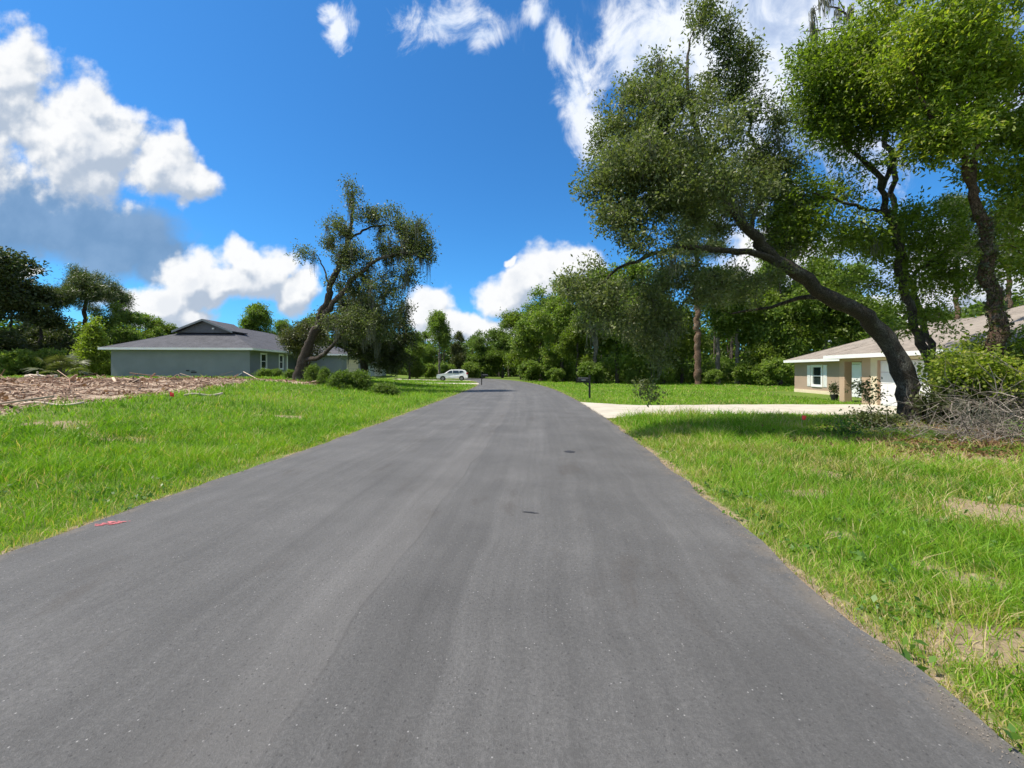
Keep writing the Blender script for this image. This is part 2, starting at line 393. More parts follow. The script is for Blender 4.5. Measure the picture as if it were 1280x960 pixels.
M['stucco_brown'] = simple('taupe stucco', (.38,.285,.215), .9, .06, .8, .15, bump=.25)
M['cream'] = simple('cream trim', (.70,.60,.42), .7, .05, 2)
M['white'] = simple('white paint', (.78,.78,.76), .5, .04, 2)
M['dark'] = simple('black paint', (.018,.018,.020), .45, .2, 5)
M['dark_siding'] = simple('charcoal gable siding', (.10,.105,.115), .7, .15, 6)
M['greymetal'] = simple('grey metal', (.3,.3,.31), .4, .1, 5, metal=.7)
M['carpaint'] = simple('white car paint', (.80,.80,.80), .18, .01, 2, .6)
M['rubber'] = simple('tyre rubber', (.02,.02,.02), .8, .2, 9)
M['lamp_red'] = simple('red lens', (.35,.02,.02), .25, .1, 9)
M['lamp_clear'] = simple('clear lens', (.65,.67,.7), .1, .1, 9, .7)
M['red'] = simple('red plastic', (.75,.05,.05), .5, .1, 9)
M['pink'] = simple('pink marking paint', (.42,.12,.13), .8, .5, 14)
M['dark_mark'] = simple('dark_marking', (.028,.027,.03), .6, .2, 9)
gm, gnt, gb = newmat('window glass'); gb.inputs['Base Color'].default_value = (.02,.03,.032,1); gb.inputs['Roughness'].default_value = .05; gb.inputs['Specular IOR Level'].default_value = .8
M['glass'] = gm

# ------------------------------------------------------------------ terrain
YS = [-40, -10, 0, 1.6, 4.5, 8.7, 14, 20, 30, 40, 50, 60, 70, 80, 90, 100, 112]
RE = [2.0, 2.0, 2.05, 2.12, 2.38, 2.78, 3.18, 3.42, 3.55, 3.25, 2.5, 1.0, -1.6, -5.6, -11.5, -20, -34]
LE = [-5.0, -4.8, -4.6, -4.52, -4.42, -4.15, -3.98, -3.85, -3.62, -3.6, -4.2, -5.8, -8.6, -13, -20, -30, -46]
def spl(y, T):
    y = np.asarray(y, float); xs = np.array(YS, float); t = np.array(T, float)
    g = np.gradient(t, xs)
    i = np.clip(np.searchsorted(xs, y)-1, 0, len(xs)-2)
    h = xs[i+1]-xs[i]; s = np.clip((y-xs[i])/h, 0, 1)
    return (2*s**3-3*s**2+1)*t[i]+(s**3-2*s**2+s)*h*g[i]+(-2*s**3+3*s**2)*t[i+1]+(s**3-s**2)*h*g[i+1]
def left(y): return spl(y, LE)
def right(y): return spl(y, RE)
def debris_mask(x, y):
    e = (fbm(x*.35+3, y*.35, 5)-.5)*5
    bx = -12.4-(np.clip(y-9, 0, 40))*.22
    a = S((bx+e*.5-x)/2.2+.5)
    b = S((y-7.5+e*.4)/1.5)*S((29.5+e*.5-y)/2.5)*S((x+62)/8)
    # a thinner strip that runs on past the leaning tree
    st = S(1-np.abs(y-27.5-e*.2)/2.6)*S((-11.5-x)/3)*S((x+20)/3)*.8
    return np.maximum(a*b, st)
def ground(x, y):
    x = np.asarray(x, float); y = np.asarray(y, float)
    z = 1.0*S((-x-5.2)/13.5)*(1-.78*S((y-35)/17)*S((x+26)/10))
    z = z + .10*(fbm(x*.08+9, y*.08, 3)-.5)*S((np.abs(x)-6)/8)
    ds = np.minimum(np.abs(x-right(y)), np.abs(x-left(y)))
    off = (x > right(y)) | (x < left(y))
    z = z + np.where(off, .03*(fbm(x*1.3, y*1.3, 4)-.45)*S(ds/1.5), 0)
    dm = debris_mask(x, y)
    z = z + dm*(.30*(fbm(x*.9, y*.9, 8)-.45)+.12*(fbm(x*3.1, y*3.1, 9)-.5))
    z = z + .16*S(1-np.hypot(x-14.0, y-10.5)/4.5)
    return z - .012
SPOTS = [(5.9, 4.5, .9, .38), (7.2, 4.9, .8, .4), (2.75, 2.55, .34, .26), (4.1, 5.4, .5, .3), (3.6, 3.2, .35, .22), (5.0, 6.3, .8, .4), (6.4, 7.2, 1.0, .6), (3.2, 4.0, .3, .22), (-8.6, 8.6, 1.3, .6), (-10.5, 9.5, 1.5, .9), (-7.5, 13.5, 1.6, .5)]
def bare_mask(x, y):
    d = np.minimum(np.abs(x-right(y)), np.abs(x-left(y)))
    b = S(1-d/(.12+.5*fbm(x*.9, y*.9, 23)))*(.2+.9*fbm(x*2.3, y*2.3, 21))
    for (a, c, rx, ry) in SPOTS:
        r = np.hypot((x-a)/rx, (y-c)/ry)
        b = np.maximum(b, .8*S(.75-r*.8+(fbm(x*2.6, y*2.6, 22)-.5)*2.6))
    for (a, c, rx, ry) in [(5.9, 4.55, .9, .45), (2.95, 2.35, .35, .3)]: b = np.maximum(b, 1.2*S(1.5-np.hypot((x-a)/rx, (y-c)/ry)+(fbm(x*3, y*3, 25)-.5)*1.6))
    b = np.maximum(b, 1.1*S(1.2-np.hypot((x-8.7)/3.0, (y-7.9)/1.7)+(fbm(x*1.4, y*1.4, 24)-.5)*1.2))
    b = np.maximum(b, .75*S((x-8)/3)*S(1-np.hypot(x-13.0, y-10.0)/5.2))
    return np.clip(b, 0, 1)
def axis(fine0, fine1, step, far):
    a = list(np.arange(fine0, fine1, step)); s = step; x = fine1
    while x < far: a.append(x); s *= 1.13; x += s
    a.append(far); b = []; s = step; x = fine0
    while x > -far: b.append(x); s *= 1.13; x -= s
    b.append(-far)
    return np.array(b[::-1][:-1]+a) if False else np.unique(np.array(b+a))
ax = axis(-16, 12, .14, 900); ay = axis(0.8, 22, .14, 900)
GX, GY = np.meshgrid(ax, ay)
GZ = ground(GX, GY)
nx, ny = len(ax), len(ay)
idx = np.arange(nx*ny).reshape(ny, nx)
Q = np.stack([idx[:-1, :-1], idx[:-1, 1:], idx[1:, 1:], idx[1:, :-1]], -1).reshape(-1, 4)
go = npmesh('ground', np.stack([GX, GY, GZ], -1).reshape(-1, 3), Q, M['ground']); smooth_shade(go); tag(go, kind='structure')
for nm, fn in (('bare', bare_mask), ('debris', debris_mask)):
    at_ = go.data.attributes.new(nm, 'FLOAT', 'POINT'); at_.data.foreach_set('value', fn(GX, GY).ravel().astype(np.float32))

# road sheet with crown and skirts, uv in metres
ry = np.concatenate([np.arange(-38, 0, 1.0), np.arange(0, 20, .25), np.arange(20, 112, .6)])
L, R = left(ry), right(ry)
jL = (fbm(ry*1.9, ry*0+3, 31)-.5)*.16; jR = (fbm(ry*1.9, ry*0+8, 32)-.5)*.16
K = 12; V = []; UV = []
for i, y in enumerate(ry):
    a, b_ = L[i]+jL[i], R[i]+jR[i]
    V.append((a-.012, y, -.10)); UV.append((0, y))
    for k in range(K+1):
        t = k/K; V.append((a+(b_-a)*t, y, .028+.035*(1-(2*t-1)**2))); UV.append((t*6.9, y))
    V.append((b_+.012, y, -.10)); UV.append((6.9, y))
w_ = K+3
Fq = [(i*w_+k, i*w_+k+1, (i+1)*w_+k+1, (i+1)*w_+k) for i in range(len(ry)-1) for k in range(w_-1)]
ro = mesh('road', V, Fq, M['asphalt']); tag(ro, kind='structure')
uvl = ro.data.uv_layers.new(name='UVMap')
arr = np.array(UV, np.float32)[np.array([l.vertex_index for l in ro.data.loops])]
uvl.data.foreach_set('uv', arr.ravel())
def roadz(x, y):
    t = (x-left(y))/(right(y)-left(y)); return .028+.035*(1-(2*t-1)**2)

def sheet(name, A, B, n, m, mat, lift=.035, kind='structure'):
    """a strip between two polylines that follows the ground"""
    A = np.array(A, float); B = np.array(B, float)
    def rs(P):
        d = np.r_[0, np.cumsum(np.linalg.norm(np.diff(P, axis=0), axis=1))]; t = np.linspace(0, d[-1], n)
        q = np.stack([np.interp(t, d, P[:, 0]), np.interp(t, d, P[:, 1])], -1)
        for _ in range(3): q[1:-1] = (q[:-2]+2*q[1:-1]+q[2:])/4
        return q
    a, b = rs(A), rs(B); V = []
    for i in range(n):
        for k in range(m+1):
            p = a[i]+(b[i]-a[i])*k/m; V.append((p[0], p[1], float(ground(p[0], p[1]))+lift))
    Fc = [(i*(m+1)+k, i*(m+1)+k+1, (i+1)*(m+1)+k+1, (i+1)*(m+1)+k) for i in range(n-1) for k in range(m)]
    o = mesh(name, V, Fc, mat); sm = o.modifiers.new('thick', 'SOLIDIFY'); sm.thickness = .09; sm.offset = -1
    import bmesh
    bm = bmesh.new(); bm.from_mesh(o.data); bmesh.ops.recalc_face_normals(bm, faces=bm.faces)
    if bm.faces[0].normal.z < 0: bmesh.ops.reverse_faces(bm, faces=bm.faces)
    bm.to_mesh(o.data); bm.free()
    return tag(o, kind=kind)
DR = [np.array([(3.36, 20.4), (5.7, 18.35), (10.5, 18.9), (16.9, 18.9)]), np.array([(3.16, 13.4), (5.2, 14.5), (9, 14.9), (13, 14.4), (16.7, 13.4)])]
sheet('driveway', DR[0], DR[1], 40, 6, M['concrete'])
sheet('driveway', [(-4.15, 51.5), (-9, 50.0), (-11.5, 49.8), (-14, 49.6)], [(-3.85, 46.2), (-9, 47.5), (-11.5, 47.6), (-14, 48)], 30, 4, M['concrete'])
sheet('driveway', [(-6.9, 65.2), (-9, 64.2), (-18, 64)], [(-5.7, 59.3), (-9, 60.2), (-18, 60.2)], 30, 4, M['concrete'])
def in_drive(x, y):
    f = np.interp(x, DR[0][:, 0], DR[0][:, 1]); n = np.interp(x, DR[1][:, 0], DR[1][:, 1])
    a = (x > 3) & (x < 17) & (y < f+.05) & (y > n-.05)
    b = (x < -3.6) & (x > -14) & (y > 47.2) & (y < 50.3)
    c = (x < -5.8) & (x > -18) & (y > 60.2) & (y < 64.1)
    return a | b | c

# ------------------------------------------------------------------ houses
HL = empty('house', (-23.6, 36.0, .95), math.radians(4.0))
tag(HL, 'low grey-green stucco house with a charcoal shingle hip roof on the left lot', 'house')
def hip(parent, name, x0, x1, y0, y1, z, o, pitch, mat, fascia=True, axis_='y', fmat=None, cutlow=None):
    x0 -= o; x1 += o; y0 -= o; y1 += o
    w = min(x1-x0, y1-y0)/2; zr = z+w*pitch
    if axis_ == 'y': r0, r1 = ((x0+x1)/2, y0+w, zr), ((x0+x1)/2, y1-w, zr)
    else: r0, r1 = (x0+w, (y0+y1)/2, zr), (x1-w, (y0+y1)/2, zr)
    V = [(x0, y0, z), (x1, y0, z), (x1, y1, z), (x0, y1, z), r0, r1]
    if axis_ == 'y': Fc = [(0, 1, 4), (1, 2, 5, 4), (2, 3, 5), (3, 0, 4, 5)]
    else: Fc = [(0, 1, 5, 4), (1, 2, 5), (2, 3, 4, 5), (3, 0, 4)]
    mb = MB(); mb.add(V, Fc+[(3, 2, 1, 0)]); ob = mb.build(name, mat, parent)
    caps = MB()
    for a, b in ((0, 4), (3, 4 if axis_ == 'y' else 4), (1, 4 if axis_ == 'y' else 5), (2, 5)):
        pass
    E_ = [(0, 4), (1, 4), (2, 5), (3, 5), (4, 5)] if axis_ == 'y' else [(0, 4), (3, 4), (1, 5), (2, 5), (4, 5)]
    for a, b in E_:
        A_, B_ = Vector(V[a])+Vector((0, 0, .0)), Vector(V[b])
        caps.tube([A_+(B_-A_)*.01, B_], .022, 6)
    caps.build('ridge_cap', mat, ob)
    if fascia:
        f = MB(); t = .03; h0, h1 = z-.17, z+.015
        f.box(x0-t, x1+t, y0-t, y0-.003, h0, h1); f.box(x0-t, x1+t, y1+.003, y1+t, h0, h1)
        f.box(x0-t, x0-.003, y0-.002, y1+.002, h0, h1); f.box(x1+.003, x1+t, y0-.002, y1+.002, h0, h1)
        f.build('fascia', fmat or M['white'], parent)
        s = MB(); s.box(x0+.002, x1-.002, y0+.002, y1-.002, z-.16, z-.012); s.build('soffit', fmat or M['white'], parent)
    return zr
def wall(mb, p0, p1, z0, z1, th, holes=()):
    """a wall from p0 to p1 (left to right seen from outside is not assumed) with rectangular holes (u0,u1,h0,h1)"""
    p0, p1 = Vector((*p0, 0)), Vector((*p1, 0)); d = (p1-p0); Lw = d.length; d /= Lw; n = Vector((-d.y, d.x, 0))*th
    def bx(u0, u1, a, b):
        if u1-u0 < 1e-4 or b-a < 1e-4: return
        q = [p0+d*u0, p0+d*u1, p0+d*u1+n, p0+d*u0+n]
        mb.add([(v.x, v.y, a) for v in q]+[(v.x, v.y, b) for v in q], [(0, 3, 2, 1), (4, 5, 6, 7), (0, 1, 5, 4), (1, 2, 6, 5), (2, 3, 7, 6), (3, 0, 4, 7)])
    u = 0
    for (a, b, h0, h1) in sorted(holes):
        bx(u, a, z0, z1); bx(a, b, z0, h0); bx(a, b, h1, z1); u = b
    bx(u, Lw, z0, z1)
def window(parent, p, ang, w, h, fmat, shutters=None):
    """p: middle of the sill line on the outer face (parent's space), ang: direction of the wall's outward normal"""
    e = MB(); t = .07
    e.box(-w/2, -w/2+t, -.09, .03, 0, h); e.box(w/2-t, w/2, -.09, .03, 0, h)
    e.box(-w/2+t, w/2-t, -.09, .03, 0, t); e.box(-w/2+t, w/2-t, -.09, .03, h-t, h); e.box(-w/2+t, w/2-t, -.07, .015, h/2-.03, h/2+.03)
    fr = e.build('window', fmat, parent); fr.location = p; fr.rotation_euler = (0, 0, ang-PI/2)
    tr = MB(); q = .10
    tr.box(-w/2-q, -w/2, -.0, .035, -q, h+q); tr.box(w/2, w/2+q, 0, .035, -q, h+q); tr.box(-w/2, w/2, 0, .035, h, h+q); tr.box(-w/2, w/2, 0, .06, -q, 0)
    tr.build('window_trim', fmat, fr)
    g = MB(); g.box(-w/2+t, w/2-t, -.05, -.035, t, h-t); g.build('pane', M['glass'], fr)
    if shutters:
        for s in (-1, 1):
            m_ = MB(); x = s*(w/2+q+.27); m_.box(x-.19, x+.19, .0, .03, -.08, h+.08)
            for k in range(int(h/.07)): m_.box(x-.15, x+.15, .031, .042, -.03+k*.07, .012+k*.07)
            m_.build('shutter', shutters, fr)
    return fr
# left house: local x to the right, local y away
mb = MB(); Z0, Z1 = -.9, 2.66
wall(mb, (-11.7, 0), (0, 0), Z0, Z1, .2)
wall(mb, (0, 0.2), (0, 6.4), Z0, Z1, .2, [(1.6, 2.55, .85, 2.25), (5.0, 5.75, .85, 2.25)])
wall(mb, (-1.7, 6.4), (-1.7, 12.6), Z0, Z1, .2, [(1.0, 2.0, 0.0, 2.1)])
wall(mb, (-1.9, 6.2), (-.2, 6.2), Z0, Z1, .2)
wall(mb, (-5, 12.6), (3.7, 12.6), Z0, Z1, .2); wall(mb, (3.7, 12.8), (3.7, 21), Z0, Z1, .2, [(1.6, 6.4, -.9, 2.1)]); wall(mb, (3.5, 21.2), (-11.7, 21.2), Z0, Z1, .2)
wall(mb, (-11.7, 21), (-11.7, .2), Z0, Z1, .2)
mb.build('wall', M['stucco_grey'], HL)
window(HL, (0.0, 0.2+2.075, .85), 0, .95, 1.4, M['white']); window(HL, (0.0, 0.2+5.375, .85), 0, .75, 1.4, M['white'])
d = MB(); d.box(-1.76, -1.70, 7.42, 8.38, .02, 2.08); dd = d.build('door', M['dark_siding'], HL)
d = MB(); d.tube([(-1.68, 7.55, 1.0), (-1.62, 7.55, 1.0)], .03, 8); d.build('door_handle', M['greymetal'], dd)
for yy in (6.9, 12.2):
    c = MB(); c.box(-.22, .0, yy-.11, yy+.11, -.3, 2.5); c.build('column', M['white'] if yy < 8 else M['stucco_grey'], HL, .01)
s_ = MB(); s_.box(-1.7, .1, 6.42, 12.58, -.4, .02); s_.build('porch_slab', M['concrete'], HL)
g = MB()
for k in range(4): g.box(3.62, 3.66, 14.42, 19.18, -.30+k*.6, -.30+k*.6+.585)
g.build('garage_door', M['cream'], HL)
hip(HL, 'roof', -11.7, 0, 0, 21.2, 2.66, .55, .42, M['shingle_grey'])
hip(HL, 'roof', -6.5, 3.7, 12.6, 21.2, 2.657, .5, .40, M['shingle_grey'], axis_='x')
# the small gable that stands in the near hip
zc = 5.62; yg = 3.0; hw = 2.75
gx = -5.85; pz = .42
V = [(gx-hw, yg-.35, zc-hw*pz), (gx+hw, yg-.35, zc-hw*pz), (gx, yg-.35, zc), (gx, 7.5, zc), (gx-hw, 5.2, zc-hw*pz), (gx+hw, 5.2, zc-hw*pz)]
m_ = MB(); m_.add(V, [(0, 2, 3, 4), (1, 5, 3, 2)]); o_ = m_.build('gable_roof', M['shingle_grey'], HL); sm = o_.modifiers.new('t', 'SOLIDIFY'); sm.thickness = .12; sm.offset = -1
m_ = MB(); m_.prism([(gx-hw+.25, zc-hw*pz-.15), (gx+hw-.25, zc-hw*pz-.15), (gx, zc-.12)], 'y', yg, yg+.1); gw = m_.build('gable_wall', M['dark_siding'], HL)
m_ = MB()
for s in (-1, 1):
    a, b = Vector((gx+s*(hw+.02), yg-.38, zc-hw*pz-.03)), Vector((gx, yg-.38, zc-.02))
    m_.add([(a.x, a.y, a.z-.17), (a.x, a.y, a.z+.02), (b.x, b.y, b.z+.02), (b.x, b.y, b.z-.17), (a.x, a.y+.028, a.z-.17), (a.x, a.y+.028, a.z+.02), (b.x, b.y+.028, b.z+.02), (b.x, b.y+.028, b.z-.17)],
           [(0, 1, 2, 3), (4, 7, 6, 5), (0, 4, 5, 1), (1, 5, 6, 2), (3, 2, 6, 7), (0, 3, 7, 4)])
m_.build('rake_board', M['stucco_grey'], HL)
m_ = MB(); m_.box(gx+.75, gx+.9, yg-.12, yg-.003, zc-.98, zc-.84); m_.build('vent', M['white'], gw)
m_ = MB(); m_.box(-5.4, -5.15, -.06, -.003, .62, .72); m_.box(-5.0, -4.55, -.04, -.003, .45, .56); m_.box(-4.95, -4.7, -.05, -.003, .62, .66); m_.build('utility_box', M['dark'], HL)
m_ = MB(); m_.tube([(-.6, -.12, 0.45), (-1.0, -.25, 0.15), (-1.5, -.5, -.1)], .04, 8); m_.build('downpipe', M['white'], HL)

# next house further along on the left
HB = empty('house', (-21.6, 61.0, .35), math.radians(3))
tag(HB, 'pale blue stucco house half hidden behind the dark moss-hung oak', 'house')
mb = MB(); wall(mb, (-12, 0), (0, 0), -1, 2.5, .2, [(5.4, 8.4, .1, 2.1)]); wall(mb, (0, .2), (0, 9), -1, 2.5, .2, [(2, 6.8, -.5, 2.1)]); wall(mb, (0, 9.2), (-12, 9.2), -1, 2.5, .2); wall(mb, (-12, 9), (-12, .2), -1, 2.5, .2)
mb.build('wall', M['stucco_blue'], HB)
g = MB(); g.box(-.12, -.07, 2.2, 7.0, -.5, 2.1); g.build('garage_door', M['white'], HB)
g = MB(); g.box(-6.58, -3.62, .06, .1, .1, 2.1); g.build('sliding_door', M['cream'], HB)
hip(HB, 'roof', -12, 0, 0, 9.2, 2.5, .5, .42, M['shingle_grey'], axis_='x')

# right house: local frame, origin at the far left corner of the set-back wall; local -y runs towards the camera
th = math.atan(.12)
HR = empty('house', (21.9, 31.0, -.06), -th)
tag(HR, 'tan stucco house with a brown shingle roof and white garage door on the right', 'house')
mb = MB(); H = 2.46
# set-back wall x=0, y from 0 to -9.4 ; garage block x from -3.45 , y -9.55..-19
wall(mb, (0, 0), (0, -12.2), -.5, H, .2, [(2.2, 3.25, .62, 1.98), (5.93, 6.85, .02, 2.08)])
wall(mb, (0.2, -.0), (10, -.0), -.5, H, -.2)
wall(mb, (10, -.0), (10, -19), -.5, H, -.2); wall(mb, (10, -19), (-3.25, -19), -.5, H, -.2)
mb.build('wall', M['stucco_brown'], HR)
mb = MB()
gx0 = -3.45
wall(mb, (gx0, -12.0), (gx0, -19), -.5, H-.002, .2, [(1.0, 5.9, -.3, 2.15)])
wall(mb, (gx0+.2, -12.2), (-.01, -12.2), -.5, H-.002, .2)
mb.build('wall', M['stucco_tan'], HR)
mb = MB(); mb.box(gx0, gx0+.36, -10.8, -10.42, -.4, H-.003); mb.build('column', M['stucco_tan'], HR, .01)
mb = MB(); mb.box(gx0+.005, gx0+.34, -12.0, -10.8, 2.14, H-.004); mb.box(gx0+.37, -.02, -10.76, -10.46, 2.12, H-.006); mb.build('porch_beam', M['stucco_tan'], HR)
mb = MB(); mb.box(gx0-.1, -.01, -11.98, -10.3, -.3, .02); mb.build('porch_slab', M['concrete'], HR)
# garage door with raised panels, casing
gd = MB()
for k in range(4):
    z0 = .03+k*.53; gd.box(gx0+.11, gx0+.15, -17.95, -12.95, z0, z0+.515)
    for j in range(8): gd.box(gx0+.098, gx0+.109, -17.88+j*.61, -17.88+j*.61+.52, z0+.08, z0+.43)
gdo = gd.build('garage_door', M['white'], HR, .006)
mb = MB(); mb.box(gx0+.07, gx0+.10, -15.6, -15.3, .22, .25); mb.build('garage_handle', M['greymetal'], gdo)
mb = MB(); mb.box(gx0-.03, gx0+.0-.002, -12.98, -12.6, -.02, 2.28); mb.box(gx0-.03, gx0-.002, -18.3, -17.92, -.02, 2.28); mb.box(gx0-.03, gx0-.002, -17.92, -12.98, 2.16, 2.28); mb.build('garage_casing', M['cream'], HR)
mb = MB(); mb.box(.02, .07, -6.86, -5.92, .03, 2.06)
do = mb.build('front_door', M['white'], HR)
mb = MB(); mb.box(-.03, -.003, -6.96, -6.85, .0, 2.16); mb.box(-.03, -.003, -5.93, -5.82, .0, 2.16); mb.box(-.03, -.003, -6.85, -5.93, 2.08, 2.19); mb.build('door_casing', M['white'], do)
mb = MB(); mb.tube([(.02, -6.7, 1.0), (-.04, -6.7, 1.0)], .03, 8); mb.build('door_handle', M['greymetal'], do)
window(HR, (0, -2.725, .62), PI, 1.05, 1.36, M['white'], M['white'])
mb = MB(); mb.box(-.05, -.003, -5.7, -.02, -.3, .28); mb.build('plinth', M['cream'], HR)
hip(HR, 'roof', 0, 10, -19, 0, H, .5, .40, M['shingle_tan'])
hip(HR, 'roof', gx0, 9, -19, -10.4, H+.003, .45, .40, M['shingle_tan'], axis_='x')

# ------------------------------------------------------------------ trees
def leaves(name, cen, size, mat, parent, aspect=.5, up=.35, outdir=None, tint=None, seed=1, droop=0.0):
    g = np.random.default_rng(seed); n = len(cen)
    a = g.normal(size=(n, 3)); a[:, 2] -= droop
    if outdir is not None: a += outdir*1.2
    a = unit(a); nn = g.normal(size=(n, 3)); nn[:, 2] += up*3; nn = nn-a*np.sum(a*nn, 1, keepdims=True); nn = unit(nn)
    w = np.cross(a, nn); Ls = (size*g.uniform(.65, 1.35, n))[:, None]
    W = Ls*aspect*g.uniform(.8, 1.2, n)[:, None]
    p0 = cen; p1 = cen+a*Ls*.5+w*W*.5+nn*W*.12; p2 = cen+a*Ls-nn*Ls*.08; p3 = cen+a*Ls*.5-w*W*.5+nn*W*.12
    V = np.stack([p0, p1, p2, p3], 1).reshape(-1, 3); Qd = np.arange(4*n).reshape(n, 4)
    if tint is None: tint = np.clip(g.normal(.5, .2, n), 0, 1)
    return npmesh(name, V, Qd, mat, parent, tint)
def ribbons(name, P0, length, width, mat, parent, seed=3, segs=4, sway=.12, tint=None):
    g = np.random.default_rng(seed); n = len(P0)
    length = np.broadcast_to(length, n)*g.uniform(.35, 1.2, n)
    ang = g.uniform(0, 2*PI, n); wd = np.stack([np.cos(ang), np.sin(ang), 0*ang], 1)*(width/2*g.uniform(.6, 1.4, n))[:, None]
    off = g.normal(0, sway, (n, 2)); V = []; 
    for k in range(segs+1):
        t = k/segs; c = P0.copy(); c[:, 2] -= length*t; c[:, :2] += off*(length*t*(1-.5*t))[:, None] + g.normal(0, .012, (n, 2))*(t > 0)
        ww = wd*(1-.8*t**2)
        V += [c-ww, c+ww]
    V = np.stack(V, 1).reshape(-1, 3); b = np.arange(n)[:, None]*(2*(segs+1))
    Qd = np.concatenate([b+np.array([2*k, 2*k+1, 2*k+3, 2*k+2]) for k in range(segs)], 1).reshape(-1, 4)
    t = np.repeat(np.clip(g.normal(.5, .22, n), 0, 1), segs)
    return tag(npmesh(name, V, Qd, mat, parent, t), kind='stuff' if parent is not None else None)
class Tree:
    def __init__(s, seed): s.g = np.random.default_rng(seed); s.P = []; s.par = []; s.R = []; s.first = []; s.lv = []; s.chains = []
    def limb(s, pts, step=.25, jit=.025, attach=None):
        """pts: (x,y,z,r)... a traced limb; joined to the nearest existing node if there is one"""
        A = np.array(pts, float); d = np.r_[0, np.cumsum(np.linalg.norm(np.diff(A[:, :3], axis=0), axis=1))]
        n = max(3, int(d[-1]/step)); t = np.linspace(0, d[-1], n)
        q = np.stack([np.interp(t, d, A[:, k]) for k in range(4)], 1)
        for _ in range(4): q[1:-1] = (q[:-2]+2*q[1:-1]+q[2:])/4
        q[1:-1, :3] += s.g.normal(0, jit, (n-2, 3))
        if d[-1] > 3:
            ph = s.g.uniform(0, 6, 6); env = np.sin(np.linspace(0, PI, n))[:, None]
            q[:, :3] += env*.055*np.stack([np.sin(t*3.1+ph[0])+.6*np.sin(t*6.7+ph[1]), np.sin(t*2.7+ph[2])+.6*np.sin(t*7.3+ph[3]), .4*np.sin(t*4.1+ph[4])], 1)
            q[:, 3] *= 1+.07*np.sin(t*4.3+ph[5])
        start = len(s.P); prev = -1; ch = []
        if start:
            PP = np.array(s.P); prev = int(np.argmin(np.linalg.norm(PP-q[0, :3], axis=1))); ch = [prev]; 
        for i in range(n):
            s.P.append(q[i, :3]); s.R.append(q[i, 3]); s.par.append(prev); prev = len(s.P)-1; ch.append(prev); s.lv.append(0)
        s.chains.append(ch); return s
    def grow(s, blobs, ntips, gap=.35, step=.3, zpen=.5, arch=.12):
        """blobs: (x,y,z,rx,ry,rz[,weight])"""
        g = s.g; B = np.array([b[:6] for b in blobs], float); wt = np.array([(b[6] if len(b) > 6 else 1)*(b[3]*b[4]*b[5])**.72 for b in blobs]); wt /= wt.sum()
        k = g.choice(len(B), ntips*3, p=wt); u = unit(g.normal(size=(len(k), 3)))*(g.uniform(0, 1, len(k))**(1/2.4))[:, None]
        T = B[k, :3]+u*B[k, 3:6]
        nz = fbm(T[:, 0]*.55+T[:, 2]*.4, T[:, 1]*.55-T[:, 2]*.45, 77)
        T = T[nz > np.quantile(nz, gap)][:ntips]
        PP = np.array(s.P); d0 = np.array([np.min(np.linalg.norm(PP-t, axis=1)) for t in T]); T = T[np.argsort(d0)]
        cap = len(s.P)+ntips*40; buf = np.zeros((cap, 3)); buf[:len(s.P)] = PP
        for t in T:
            n0 = len(s.P); dv = buf[:n0]-t; c = np.sqrt((dv**2).sum(1))+zpen*np.maximum(0, dv[:, 2]); j = int(np.argmin(c)); p = buf[j]; Ld = np.linalg.norm(t-p)
            if Ld < .08: continue
            pd = p-buf[s.par[j]] if s.par[j] >= 0 else np.array((0, 0, 1.)); pd = pd/(np.linalg.norm(pd)+1e-9)
            mid = p+pd*Ld*.3+(t-p)*.3+np.array((0, 0, arch*Ld)); n = max(2, min(38, int(Ld/step)+1)); prev = j; ch = [j]
            for i in range(1, n+1):
                q = i/n; x = (1-q)**2*p+2*q*(1-q)*mid+q*q*t
                if i < n: x = x+g.normal(0, .05*min(1, Ld), 3)
                s.P.append(x); s.R.append(0); s.par.append(prev); s.lv.append(q); buf[len(s.P)-1] = x; prev = len(s.P)-1; ch.append(prev)
            s.chains.append(ch)
        return s
    def finish(s, rt=.006, expo=2.35, rmax=.16):
        n = len(s.P); acc = np.zeros(n); nch = np.zeros(n, int)
        for p in s.par:
            if p >= 0: nch[p] += 1
        for i in range(n-1, -1, -1):
            if nch[i] == 0: acc[i] += rt**expo
            if s.par[i] >= 0: acc[s.par[i]] += acc[i]
        r = np.minimum(acc**(1/expo), rmax); R = np.array(s.R)
        s.rad = np.where(R > 0, R, r); s.pos = np.array(s.P); return s
    def trunk(s, mat, parent, minr=.0, name='trunk'):
        V = []; Fc = []; nb = 0
        for ch in s.chains:
            r = s.rad[ch].copy(); r[0] = min(r[0], r[1]*1.25) if len(ch) > 1 else r[0]
            if r.max() < minr: continue
            sides = 12 if r.max() > .12 else (7 if r.max() > .04 else 4)
            p = s.pos[ch]; t = unit(np.gradient(p, axis=0)); up = np.cross(t[0], (.31, .95, .02)); up /= np.linalg.norm(up)+1e-9
            a = np.linspace(0, 2*PI, sides, endpoint=False); ca, sa = np.cos(a)[:, None], np.sin(a)[:, None]
            lump = 1+.09*np.sin(a*3+s.g.uniform(0, 6))
            for i in range(len(ch)):
                up = up-t[i]*up.dot(t[i]); up /= np.linalg.norm(up)+1e-9; w = np.cross(t[i], up)
                rr = r[i]*(1+s.g.normal(0, .04)) if sides > 7 else r[i]
                V.append(p[i]+(ca*up+sa*w)*(rr*lump)[:, None])
            for i in range(len(ch)-1):
                b0 = nb+i*sides; k = np.arange(sides)
                Fc.append(np.stack([b0+k, b0+(k+1) % sides, b0+sides+(k+1) % sides, b0+sides+k], 1))
            nb += sides*len(ch)
        o = npmesh(name, np.concatenate(V), np.concatenate(Fc), mat, parent); return smooth_shade(o)
